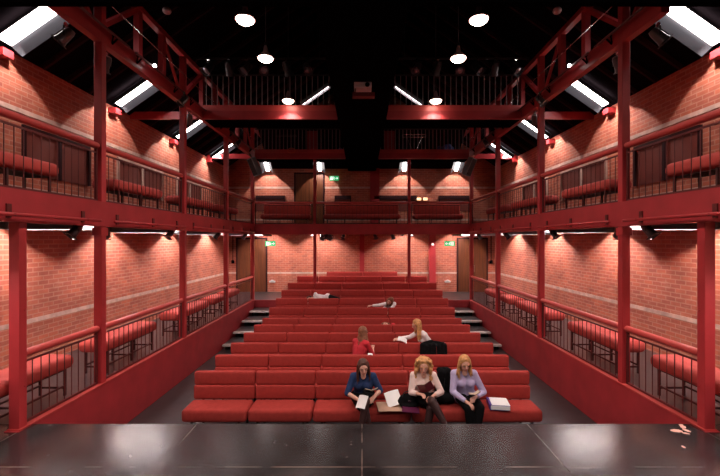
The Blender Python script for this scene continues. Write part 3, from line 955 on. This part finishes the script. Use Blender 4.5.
# ------------------------------------------------------------------ auditorium rows
def unit(x0, x1, Y, z, label):
    w = x1 - x0 - 0.014
    t = thing('bench_seat', label, 'bench', ((x0 + x1) / 2, Y, z), 'auditorium bench seats')
    h = w / 2
    smooth_by_angle(MB().box(-h, h, -0.50, -0.03, 0.25, 0.45, bev=0.055, seg=4).build('seat', M['fabric'], t), 60)
    smooth_by_angle(MB().box(-h, h, 0.0, 0.10, 0.665, 0.89, bev=0.032, seg=4).build('upper_back_pad', M['fabric'], t), 60)
    smooth_by_angle(MB().box(-h, h, -0.025, 0.09, 0.43, 0.665, bev=0.032, seg=4).build('lower_back_pad', M['fabric'], t), 60)
    for xx in (-h + 0.14, h - 0.14):
        f = MB()
        f.box(xx - 0.018, xx + 0.018, -0.42, -0.385, 0, 0.26).box(xx - 0.018, xx + 0.018, 0.05, 0.085, 0, 0.66).box(xx - 0.016, xx + 0.016, -0.42, 0.06, 0.215, 0.255)
        f.build('leg', M['bmetal'], t)
    return t

rows = []   # (Y, floor z, seams)
RY = [6.74, 7.69, 8.60, 9.54, 10.45, 11.34, 12.17, 13.12, 14.02, 14.93, 16.05]
RZ = [0] * 6 + TIER
W = 2.84
for k in range(11):
    if k < 6: sm = [-W, -1.8, -0.78, 0.78, W]
    elif k < 9: sm = [-W, -1.78, -0.76, 0.76 if k == 7 else 0.79, 1.78, W]
    elif k == 9: sm = [-2.79, -1.76, -0.74, 0.78, 1.76, 2.79]
    else: sm = [-2.62, -1.74, -0.7, 0.78, 1.74, 2.62]
    rows.append((RY[k], RZ[k], sm))
rows.append((16.85, ZL, [-1.5, 0.05, 1.5]))
for k, (Y, z, sm) in enumerate(rows):
    for i in range(len(sm) - 1):
        if len(sm) > 3:
            nm = (['leftmost', 'second from the left', 'wide middle', 'rightmost'] if len(sm) == 5 else ['leftmost', 'second from the left', 'middle', 'second from the right', 'rightmost'])[i]
        else:
            nm = ['left', 'right'][i]
        rn = ('front' if k == 0 else 'hindmost' if k == 11 else ORD[k])
        unit(sm[i], sm[i + 1], Y, z, 'red bench seat in the %s row, %s unit' % (rn, nm))


# ------------------------------------------------------------------ people
def remesh(mb, name, m, parent, voxel=0.008, smooth_it=4):
    me = bpy.data.meshes.new(name)
    bmesh.ops.recalc_face_normals(mb.bm, faces=mb.bm.faces)
    mb.bm.to_mesh(me); mb.bm.free()
    o = bpy.data.objects.new(name, me)
    COL.objects.link(o)
    md = o.modifiers.new('r', 'REMESH'); md.mode = 'VOXEL'; md.voxel_size = voxel
    if smooth_it:
        ms = o.modifiers.new('s', 'SMOOTH'); ms.iterations = smooth_it; ms.factor = 0.5
    md.use_smooth_shade = True
    me.materials.append(m)
    o.parent = parent
    return o

V = Vector
def rotz(v, a, c=V((0, 0, 0))):
    return Matrix.Rotation(a, 3, 'Z') @ (V(v) - c) + c


def person(label, loc, J, look, hair, hair_m, top_m, sleeve, legs, leg_m, tilt=0.0, skirt=None, neckline=True, hl=1.0, vol=0.0):
    """J: joints in local metres. look: head forward vector. sleeve 0..1 along whole arm (0.5 = elbow). legs: 'tights' / 'trousers'"""
    t = thing('person', label, 'person', loc)
    J = {k: V(v) for k, v in J.items()}
    hd = J['head']; f = V(look).normalized()
    up0 = (hd - J['neck']).normalized()
    rgt = f.cross(up0).normalized()
    u = rgt.cross(f).normalized()
    rot = Matrix((rgt, f, u)).transposed().to_4x4()       # local x=right, y=forward, z=up
    def H(x, y, z): return hd + rot.to_3x3() @ V((x, y, z))
    ax = (J['shR'] - J['shL']).normalized()
    # ---- torso sections
    def torso(b, inf, z0=0.0):
        pel, chest = J['pelvis'], J['chest']
        waist = pel.lerp(chest, 0.5)
        b.cap(J['hipL'], J['hipR'], 0.105 + inf)
        for sg in (-1, 1):
            b.cap(pel + ax * 0.055 * sg, waist + ax * 0.045 * sg, 0.105 + inf, 0.088 + inf)
            b.cap(waist + ax * 0.045 * sg, chest + ax * 0.06 * sg, 0.088 + inf, 0.098 + inf)
            b.cap(chest + ax * 0.06 * sg, (J['shR'] if sg > 0 else J['shL']).lerp(J['neck'], 0.45), 0.098 + inf, 0.05 + inf)
            fr = J['front']
            b.ball(chest + ax * 0.07 * sg + fr * 0.055 - V((0, 0, 0.02)), 0.062 + inf)
        b.cap(J['shL'], J['shR'], 0.052 + inf)
    def arm(b, sd, inf, upto=1.0):
        s_, e, w = J['sh' + sd], J['el' + sd], J['wr' + sd]
        a = min(1, upto * 2)
        b.cap(s_, s_.lerp(e, a), 0.048 + inf, 0.048 + (0.038 - 0.048) * a + inf)
        if upto > 0.5:
            c = (upto - 0.5) * 2
            b.cap(e, e.lerp(w, c), 0.038 + inf, 0.038 + (0.025 - 0.038) * c + inf)
    def leg(b, sd, inf, foot=True, upto=1.0):
        h, k, a = J['hip' + sd], J['kn' + sd], J['an' + sd]
        b.cap(h, k, 0.085 + inf, 0.056 + inf)
        if upto > 0.5:
            mid = k.lerp(a, 0.3)
            b.cap(k, mid, 0.055 + inf, 0.054 + inf); b.cap(mid, a, 0.054 + inf, 0.033 + inf)
            if foot:
                d = J.get('ft' + sd)
                d = V((0, -1, -0.15)) if d is None else d
                b.cap(a - V((0, 0, 0.02)), a + d.normalized() * 0.15 - V((0, 0, 0.03)), 0.036 + inf, 0.026 + inf)
    # ---- body
    b = MB()
    torso(b, 0)
    for sd in 'LR':
        arm(b, sd, 0); leg(b, sd, 0)
        e, w = J['el' + sd], J['wr' + sd]
        d = (w - e).normalized()
        n = J.get('palm' + sd, V((0, 0, -1)))
        sv = d.cross(n).normalized()
        n = sv.cross(d).normalized()
        for q_ in (-0.022, 0.0, 0.022):
            b.cap(w + d * 0.01 + sv * q_ * 0.6, w + d * 0.085 + sv * q_, 0.019, 0.015)
        for i, (q_, ln) in enumerate(((-0.031, 0.062), (-0.010, 0.076), (0.011, 0.072), (0.031, 0.055))):
            p0 = w + d * 0.085 + sv * q_
            p1 = p0 + (d * 0.8 + n * 0.45).normalized() * ln * 0.5
            p2 = p1 + (d * 0.35 + n * 0.8).normalized() * ln * 0.5
            b.cap(p0, p1, 0.0095, 0.0088); b.cap(p1, p2, 0.0088, 0.0075)
        th = -1 if sd == 'L' else 1
        p0 = w + d * 0.03 + sv * 0.02 * th
        p1 = p0 + (d * 0.7 + sv * 0.75 * th + n * 0.3).normalized() * 0.045
        b.cap(p0, p1, 0.013, 0.0105); b.cap(p1, p1 + (d + n * 0.5).normalized() * 0.03, 0.0105, 0.009)
    b.cap(J['neck'] - up0 * 0.04, H(0, -0.02, -0.05), 0.052, 0.050)
    b.ball(H(0, -0.005, 0.025), 0.095, (0.83, 1.0, 1.0), seg=20, rot=rot)
    b.ball(H(0, 0.018, -0.035), 0.068, (0.88, 1.0, 1.12), seg=16, rot=rot)
    b.ball(H(0, 0.055, -0.085), 0.028, (1, 1, 0.8), seg=10, rot=rot)
    b.cap(H(0, 0.088, 0.012), H(0, 0.106, -0.024), 0.010, 0.014)
    for sg in (-1, 1):
        b.ball(H(sg * 0.080, -0.005, -0.01), 0.026, (0.4, 0.8, 1.2), seg=10, rot=rot)
        b.ball(H(sg * 0.033, 0.078, 0.028), 0.02, (1.2, 0.6, 0.5), seg=8, rot=rot)
    body = remesh(b, 'body', M['skin'], t, 0.008, 3)
    for sg in (-1, 1):
        MB().ball(H(sg * 0.032, 0.087, 0.004), 0.0065, (1.5, 0.6, 0.6), seg=8, rot=rot).build('eye', M['eye'], t, smooth=True)
        MB().cap(H(sg * 0.018, 0.095, 0.028), H(sg * 0.048, 0.083, 0.030), 0.005).build('eyebrow', hair_m, t, smooth=True)
    MB().ball(H(0, 0.092, -0.052), 0.018, (1.2, 0.5, 0.4), seg=10, rot=rot).build('mouth', M['lips'], t, smooth=True)
    # ---- clothes
    b = MB()
    torso(b, 0.014)
    for sd in 'LR': arm(b, sd, 0.013, sleeve)
    top = remesh(b, 'top', top_m, t, 0.010, 3)
    if neckline:
        fr = J['front']
        nb = MB()
        c0 = J['neck'].lerp(J['chest'], 0.12) + fr * 0.085
        c0 = J['neck'].lerp(J['chest'], 0.05) + fr * 0.062
        nb.ball(c0, 0.05, (0.85, 0.6, 1.1), seg=12)
        # V of skin at the neckline, lying over the top
        o = nb.build('neckline', M['skin'], t, smooth=True)
    b = MB()
    for sd in 'LR': leg(b, sd, 0.008 if legs == 'tights' else 0.016)
    b.cap(J['hipL'], J['hipR'], 0.117)
    remesh(b, legs, leg_m, t, 0.010, 3)
    if skirt is not None:
        b = MB()
        b.cap(J['hipL'], J['hipR'], 0.124)
        for sd in 'LR':
            b.cap(J['hip' + sd], J['hip' + sd].lerp(J['kn' + sd], 0.66), 0.12, 0.11)
        b.cap(J['hipL'].lerp(J['knL'], 0.6), J['hipR'].lerp(J['knR'], 0.6), 0.09)
        remesh(b, 'skirt', skirt, t, 0.012, 4)
    # ---- hair
    rnd = random.Random(hash(label) % 1000 if False else len(label))
    b = MB()
    b.ball(H(0, -0.022, 0.042), 0.104, (0.88, 0.98, 0.98), seg=18, rot=rot)
    b.ball(H(0, -0.05, -0.02), 0.088, (0.95, 0.8, 1.0), seg=14, rot=rot)
    if hair == 'long':
        for i in range(26):
            a = R(150 + 240 * i / 25)      # round the back from one temple to the other
            x_, y_ = -0.088 * math.sin(a - PI / 2 - PI / 2), 0.0
            ang = R(-35) - R(250) * i / 25 + R(70)
            x_ = 0.085 * math.cos(R(8) - R(196) * i / 25)
            y_ = 0.080 * math.sin(R(8) - R(196) * i / 25)
            p0 = H(x_ * 0.9, y_ * 0.9 - 0.01, 0.06)
            p1 = H(x_ * 1.12, y_ * 1.1, -0.05)
            p2 = p1 + V((rnd.uniform(-0.02, 0.02), rnd.uniform(-0.02, 0.01), -0.07 * hl - rnd.random() * 0.05)) + (p1 - hd).normalized() * vol
            p3 = p2 + V((rnd.uniform(-0.02, 0.02), rnd.uniform(-0.01, 0.02), -0.05 * hl - rnd.random() * 0.06))
            b.cap(p0, p1, 0.020, 0.020); b.cap(p1, p2, 0.020, 0.017); b.cap(p2, p3, 0.017, 0.007)
    elif hair == 'curly':
        for i in range(190):
            a = R(22) - R(224) * rnd.random()
            zz = rnd.uniform(-0.21, 0.12)
            rr_ = (0.104 if zz < 0.03 else 0.098 * math.sqrt(max(0.05, 1 - ((zz - 0.03) / 0.11) ** 2))) + rnd.uniform(0, 0.02)
            b.ball(H(rr_ * 1.08 * math.cos(a), rr_ * math.sin(a) - 0.01, zz), rnd.uniform(0.018, 0.030), seg=6)
        for i in range(24):
            a = R(200) - R(220) * rnd.random() + R(0)
            b.ball(H(0.075 * math.cos(a), 0.04 + 0.0 * rnd.random(), 0.09 + 0.02 * rnd.random()), 0.024, seg=6)
    # fringe swept to the sides
    for sg in (-1, 1):
        for q_ in range(4):
            b.cap(H(sg * (0.006 + q_ * 0.012), 0.055 - q_ * 0.012, 0.108 - q_ * 0.004), H(sg * (0.075 + q_ * 0.003), 0.036 - q_ * 0.014, 0.040 - q_ * 0.008), 0.014, 0.013)
            b.cap(H(sg * (0.075 + q_ * 0.003), 0.036 - q_ * 0.014, 0.040 - q_ * 0.008), H(sg * 0.088, 0.020 - q_ * 0.014, -0.06), 0.013, 0.012)
    remesh(b, 'hair', hair_m, t, 0.009, 1 if hair == 'curly' else 2)
    return t


def seated(lean=0.12, ty=0.0, ly=0.0, head=(0, -0.15, 0.26), elL=None, wrL=None, elR=None, wrR=None, cross=0, side=0.0, knee=None, ank=None, tall=1.0):
    """seat top is at z = .45; faces -Y. ty: yaw of the upper body, ly: yaw of the legs"""
    J = {}
    pel = V((0, 0, 0.565))
    chest = V((side * 0.5, -lean, 0.84)); neck = V((side, -lean * 1.35, 1.00))
    J['pelvis'] = pel
    sh = V((side * 0.85, -lean * 1.2, 0.955))
    J['shR'] = sh + V((-0.155, 0, 0)); J['shL'] = sh + V((0.155, 0, 0))    # R is on the viewer's left
    J['elR'] = V(elR or (-0.24, -0.20, 0.70)); J['elL'] = V(elL or (0.24, -0.20, 0.70))
    J['wrR'] = V(wrR or (-0.10, -0.40, 0.72)); J['wrL'] = V(wrL or (0.10, -0.40, 0.72))
    J['chest'] = chest; J['neck'] = neck
    J['head'] = neck + V(head) * 1.0 if False else V((side * 1.1, neck.y + head[1] * 0.55, neck.z + head[2] * 0.52))
    for k in list(J):
        if k != 'pelvis': J[k].z = 0.565 + (J[k].z - 0.565) * tall
    J['front'] = V((0, -1, 0))
    for k in list(J):
        J[k] = rotz(J[k], ty)
    L = {}
    L['hipR'] = V((-0.085, -0.02, 0.565)); L['hipL'] = V((0.085, -0.02, 0.565))
    if cross == 0:
        L['knR'] = V((-0.11, -0.44, 0.53)); L['knL'] = V((0.11, -0.44, 0.53))
        L['anR'] = V((-0.10, -0.45, 0.09)); L['anL'] = V((0.10, -0.45, 0.09))
    elif cross == 1:      # viewer's-left thigh over the other, shin swinging to the viewer's right
        L['knR'] = V((0.05, -0.48, 0.66)); L['knL'] = V((0.03, -0.42, 0.53))
        L['anR'] = V((0.25, -0.62, 0.30)); L['anL'] = V((-0.06, -0.46, 0.09))
        L['ftR'] = V((0.3, -0.8, -0.5))
    else:                 # viewer's-right thigh over, shin down to the left
        L['knL'] = V((0.04, -0.48, 0.66)); L['knR'] = V((0.02, -0.42, 0.53))
        L['anL'] = V((-0.04, -0.56, 0.26)); L['anR'] = V((0.12, -0.48, 0.09))
        L['ftL'] = V((0.0, -0.8, -0.5))
    for k in list(L): J[k] = rotz(L[k], ly)
    return J

# three readers in the front row; seat top .45, hall floor 0
J = seated(lean=0.12, tall=0.93, cross=2, head=(0, -0.12, 0.26), wrL=(0.17, -0.36, 0.70), wrR=(-0.07, -0.40, 0.66), elR=(-0.25, -0.22, 0.70), elL=(0.27, -0.16, 0.72))
P1 = person('dark-haired person in a blue top with paper on lap, front row', (0.02, 6.54, 0), J, (0.12, -1, -0.22), 'long', M['brown'], M['blue'], 0.52, 'tights', M['tights'], skirt=M['coat'])
J = seated(lean=0.10, tall=0.95, cross=1, side=-0.04, head=(0, -0.12, 0.26), wrL=(0.07, -0.36, 0.70), wrR=(-0.14, -0.36, 0.74), elL=(0.24, -0.18, 0.70))
P2 = person('curly blond person in a cream top reading a maroon booklet, front row', (1.02, 6.54, 0), J, (-0.1, -1, -0.18), 'curly', M['blond'], M['cream'], 0.80, 'tights', M['tights'], skirt=M['coat'])
J = seated(lean=0.10, tall=1.03, cross=0, side=-0.05, head=(0, -0.14, 0.26), wrL=(0.08, -0.36, 0.68), wrR=(-0.07, -0.40, 0.62), elL=(0.26, -0.16, 0.68))
J['knR'] = V((-0.05, -0.44, 0.54)); J['anR'] = V((-0.02, -0.47, 0.09)); J['knL'] = V((0.12, -0.44, 0.55)); J['anL'] = V((0.03, -0.50, 0.09))
P3 = person('blond person in a lavender shirt reading a small book, front row', (1.68, 6.54, 0), J, (0.02, -1, -0.28), 'long', M['blond'], M['lav'], 0.90, 'trousers', M['coat'])

# row four, reaching to the left
J = seated(lean=0.26, tall=1.10, ty=R(-75), ly=R(-25), side=0.0, head=(0, -0.16, 0.25), elR=(-0.13, -0.56, 0.86), wrR=(-0.08, -0.84, 0.86), elL=(0.22, -0.14, 0.72), wrL=(0.10, -0.34, 0.66))
P4 = person('blond person in a white top reaching an arm out to one side, fourth row', (1.66, 9.16, 0), J, (-1, -0.15, -0.25), 'long', M['blond'], M['whitecloth'], 0.86, 'trousers', M['coat'], neckline=False, hl=1.7, vol=0.02)
# row three, turned away
J = seated(lean=0.10, tall=1.05, ty=R(140), ly=R(50), side=0.0, head=(0, -0.12, 0.26), elR=(-0.22, -0.24, 0.72), wrR=(-0.08, -0.42, 0.80))
P5 = person('long-haired person in a crimson top turned away, third row', (-0.10, 8.24, 0), J, (0.75, 0.65, -0.1), 'long', M['lbrown'], M['crimson'], 0.55, 'trousers', M['coat'], neckline=False, hl=1.9, vol=0.05)
# leaning over the seventh row's back
J = seated(lean=0.30, ty=R(-25), ly=R(0))
for k, v in dict(chest=(0.05, -0.20, 0.74), neck=(0.02, -0.36, 0.84), shR=(-0.12, -0.33, 0.80), shL=(0.18, -0.28, 0.80), head=(0.03, -0.47, 0.91), elR=(-0.32, -0.50, 0.79), wrR=(-0.54, -0.50, 0.78), elL=(0.16, -0.45, 0.79), wrL=(-0.02, -0.62, 0.64)).items(): J[k] = V(v)
J['front'] = V((0, -0.7, -0.7))
P6 = person('brown-haired person in white slumped over the seat back, raised middle rows', (0.84, 12.88, 0.30), J, (-0.5, -0.8, -0.35), 'long', M['lbrown'], M['whitecloth'], 0.88, 'trousers', M['coat'], neckline=False)


def lying(hz=0.62):
    """on one side along +X, seat top .45; shoulders stacked vertically"""
    J = {}
    J['pelvis'] = V((0.0, 0, 0.61)); J['chest'] = V((-0.30, 0, 0.62)); J['neck'] = V((-0.48, 0.0, 0.64))
    J['shL'] = V((-0.42, 0, 0.79)); J['shR'] = V((-0.42, -0.02, 0.52)); J['head'] = V((-0.62, -0.02, hz))
    J['hipL'] = V((0.0, 0, 0.70)); J['hipR'] = V((0.0, 0, 0.555))
    J['elL'] = V((-0.24, -0.12, 0.66)); J['wrL'] = V((-0.42, -0.17, 0.53)); J['elR'] = V((-0.50, -0.16, 0.51)); J['wrR'] = V((-0.66, -0.10, 0.50))
    J['knL'] = V((0.40, -0.14, 0.62)); J['knR'] = V((0.42, -0.12, 0.52)); J['anL'] = V((0.72, 0.0, 0.52)); J['anR'] = V((0.80, 0.04, 0.50))
    J['ftL'] = V((0.5, -0.8, 0)); J['ftR'] = V((0.5, -0.8, 0))
    J['front'] = V((0, -1, 0))
    return J
P7 = person('person in a white top lying on the seats, seen over a high row', (-1.18, 13.76, 0.46), lying(), (0, -1, 0.0), 'long', M['brown'], M['whitecloth'], 0.9, 'trousers', M['coat'], neckline=False)
J = lying(0.78); J['neck'] = V((-0.47, 0, 0.68))
P8 = person('person lying low in the sixth row with only brown hair showing', (1.28, 11.02, -0.03), J, (0, -0.8, 0.6), 'long', M['lbrown'], M['crimson'], 0.9, 'trousers', M['coat'], neckline=False)


# ------------------------------------------------------------------ things held and lying about
def open_book(name, c, w, h, rot, cover, label, cat='book', fold=0.35):
    t = thing(name, label, cat, c, None, rot)
    cv, pg = MB(), MB()
    for sg in (-1, 1):
        m = Matrix.Rotation(-sg * fold, 4, 'Y')
        cv.box(0, sg * w, -h / 2, h / 2, -0.003, 0, mtx=m)
        pg.box(0, sg * (w - 0.006), -h / 2 + 0.004, h / 2 - 0.004, 0.0, 0.008, mtx=m)
    cv.build('cover', cover, t); pg.build('pages', M['pages'], t)
    return t
open_book('open_book', (0.13, 6.10, 0.80), 0.11, 0.17, (R(-30), 0, R(12)), M['bmetal'], 'open book held by the person in the blue top', fold=0.3)
open_book('open_booklet', (0.98, 6.12, 0.84), 0.12, 0.17, (R(-62), R(-22), R(-10)), M['maroon'], 'open maroon booklet held by the curly blond person', 'booklet', fold=0.35)
open_book('open_paperback', (1.72, 6.10, 0.76), 0.09, 0.15, (R(-12), R(-15), R(0)), M['maroon'], 'small open paperback held by the person in lavender', fold=0.3)

def sheet(name, c, w, h, rot, m, label, cat, bend=0.03, th=0.003):
    mb = MB()
    nx = 6
    vs = []
    for i in range(nx + 1):
        for j in (0, 1):
            x = -w / 2 + w * i / nx
            vs.append((mb.bm.verts.new((x, -h / 2 + h * j, bend * (1 - (2 * i / nx - 1) ** 2))), mb.bm.verts.new((x, -h / 2 + h * j, bend * (1 - (2 * i / nx - 1) ** 2) + th))))
    for i in range(nx):
        a, b_, c_, d = vs[2 * i], vs[2 * i + 1], vs[2 * i + 3], vs[2 * i + 2]
        mb.bm.faces.new((a[0], b_[0], c_[0], d[0])); mb.bm.faces.new((a[1], b_[1], c_[1], d[1]))
        mb.bm.faces.new((a[0], d[0], d[1], a[1])); mb.bm.faces.new((b_[0], c_[0], c_[1], b_[1]))
    o = mb.build(name, m)
    o.location = c
    o.rotation_euler = rot
    return tag(o, label, cat)
sheet('paper_sheet', (0.0, 6.04, 0.66), 0.17, 0.20, (R(48), R(-8), R(-35)), M['paper'], 'white paper sheet on the lap of the person in blue', 'paper')
sheet('card_folder', (0.43, 6.32, 0.47), 0.38, 0.30, (R(4), R(2), R(6)), M['card'], 'light brown card folder on the front seat under white paper', 'folder', 0.004, 0.01)
sheet('paper_sheet', (0.50, 6.40, 0.575), 0.24, 0.25, (R(42), R(-14), R(8)), M['paper'], 'large white paper propped on the brown folder, front row', 'paper', 0.015)
sheet('magazine', (0.75, 6.16, 0.485), 0.26, 0.16, (R(5), R(3), R(-6)), M['magenta'], 'dark magenta magazine lying on the front seat before the black bag', 'magazine', 0.004, 0.012)
# handbag
t = thing('handbag', 'black handbag slumped on the front seat beside the curly blond person', 'bag', (0.74, 6.36, 0.47))
b = MB()
b.ball((0, 0, 0.10), 0.14, (1.15, 0.6, 0.75)).ball((0.05, 0.02, 0.12), 0.11, (1, 0.6, 0.9)).ball((-0.08, 0, 0.07), 0.10, (1, 0.8, 0.7)).ball((0, -0.04, 0.04), 0.12, (1.3, 0.8, 0.35))
remesh(b, 'bag_body', M['coat'], t, 0.012, 2)
b = MB()
for i in range(10):
    a0, a1 = PI * i / 10, PI * (i + 1) / 10
    b.tube((0.10 * math.cos(a0), -0.03, 0.16 + 0.09 * math.sin(a0)), (0.10 * math.cos(a1), -0.03, 0.16 + 0.09 * math.sin(a1)), 0.008, seg=6)
b.build('strap', M['bmetal'], t)
MB().box(-0.02, 0.02, -0.10, -0.09, 0.10, 0.13, bev=0.003).build('clasp', M['chrome'], t)
# black coat between the two blond readers
t = thing('black_coat', 'black coat draped over the front seat back between two blond readers', 'coat', (1.36, 6.70, 0.46))
b = MB()
b.cap((-0.04, -0.04, 0.05), (-0.05, -0.07, 0.46), 0.10, 0.06).cap((0.07, -0.05, 0.03), (0.07, -0.07, 0.47), 0.10, 0.06).cap((0, -0.04, 0.25), (0, -0.06, 0.43), 0.10, 0.07)
b.ball((0, -0.16, 0.07), 0.15, (1.2, 0.9, 0.5)).cap((-0.06, 0.04, 0.46), (0.08, 0.04, 0.46), 0.05).cap((-0.10, -0.06, 0.38), (-0.12, -0.14, 0.12), 0.045)
remesh(b, 'cloth', M['coat'], t, 0.012, 3)
MB().cap((-0.02, -0.145, 0.22), (0.0, -0.135, 0.38), 0.006).build('collar_seam', M['bmetal'], t)
# binder
t = thing('ring_binder', 'thick white binder with purple edge and loose paper on the front seat', 'binder', (2.17, 6.38, 0.455), None, (0, 0, R(-8)))
MB().box(-0.15, 0.15, -0.16, 0.16, 0.0, 0.012, bev=0.003).box(-0.155, -0.14, -0.16, 0.16, 0, 0.085).build('cover', M['purple'], t)
MB().box(-0.135, 0.15, -0.165, 0.155, 0.012, 0.07).build('pages', M['paper'], t)
MB().box(-0.14, 0.16, -0.16, 0.16, 0.072, 0.078, bev=0.002).build('lid', M['purple'], t)
MB().box(-0.12, 0.155, -0.155, 0.155, 0.078, 0.083).build('loose_paper', M['paper'], t)
# coat on the third row's back
t = thing('black_jacket', 'black jacket with pale zip hung over the third row seat back', 'jacket', (1.54, 8.62, 0.57))
b = MB()
for i in range(9):
    x = -0.27 + 0.54 * i / 8
    w_ = 0.045 + 0.012 * math.sin(i * 2.1)
    b.cap((x, -0.075, -0.02 + 0.03 * math.sin(i * 1.3)), (x * 0.93, -0.035, 0.27 + 0.02 * math.cos(i * 1.7)), w_ * 0.8, w_)
    b.cap((x * 0.93, -0.02, 0.29), (x * 0.93, 0.15, 0.28), 0.03, 0.03)
b.cap((-0.20, -0.0, 0.30), (-0.03, 0.06, 0.33), 0.05)
b.cap((0.2, -0.0, 0.29), (0.05, 0.06, 0.31), 0.05)
remesh(b, 'cloth', M['coat'], t, 0.012, 3)
MB().tube((0.05, -0.125, 0.0), (0.045, -0.088, 0.27), 0.005, seg=6).build('zip', M['chrome'], t)
# white folded papers on seat backs
sheet('folded_paper', (0.87, 8.66, 0.935), 0.20, 0.12, (R(35), R(20), 0), M['paper'], 'crumpled white paper on the third row seat back near the jacket', 'paper', 0.03, 0.02)
sheet('paper_scrap', (0.16, 7.73, 0.895), 0.09, 0.07, (R(8), R(4), 0), M['paper'], 'small white paper on the second row seat back by the crimson top', 'paper', 0.008, 0.008)
# scraps on the stage
for k, (x, y, z, w_) in enumerate(((676.5, 430.5, 0, 0.07), (683, 426.5, 0, 0.05), (686.5, 430, 0, 0.05), (686, 433, 0, 0.04), (681, 424.6, 0, 0.035), (683.5, 446.5, 0, 0.03))):
    Y = (CAMZ - ZL - 0.01) * 400 / (y - 240)
    X = (x - 362) / 400 * Y
    lab = ['largest oval pink paper scrap on the stage by the right column', 'pink paper scrap on the stage just behind the largest scrap', 'bent pink paper scrap on the stage nearest the right column',
           'narrow pink paper scrap on the stage below the bent one', 'tiny pink scrap farthest back at the stage edge', 'lone tiny pink scrap lying nearer on the stage'][k]
    b = MB().ball((0, 0, 0.006), w_, (1, 0.6, 0.08), seg=8)
    o = b.build('floor_scrap', M['scrap']); o.location = (X, min(Y, SY - 0.03), ZL); o.rotation_euler = (0, 0, k * 0.9)
    tag(o, lab, 'scrap', 'scraps on the stage')
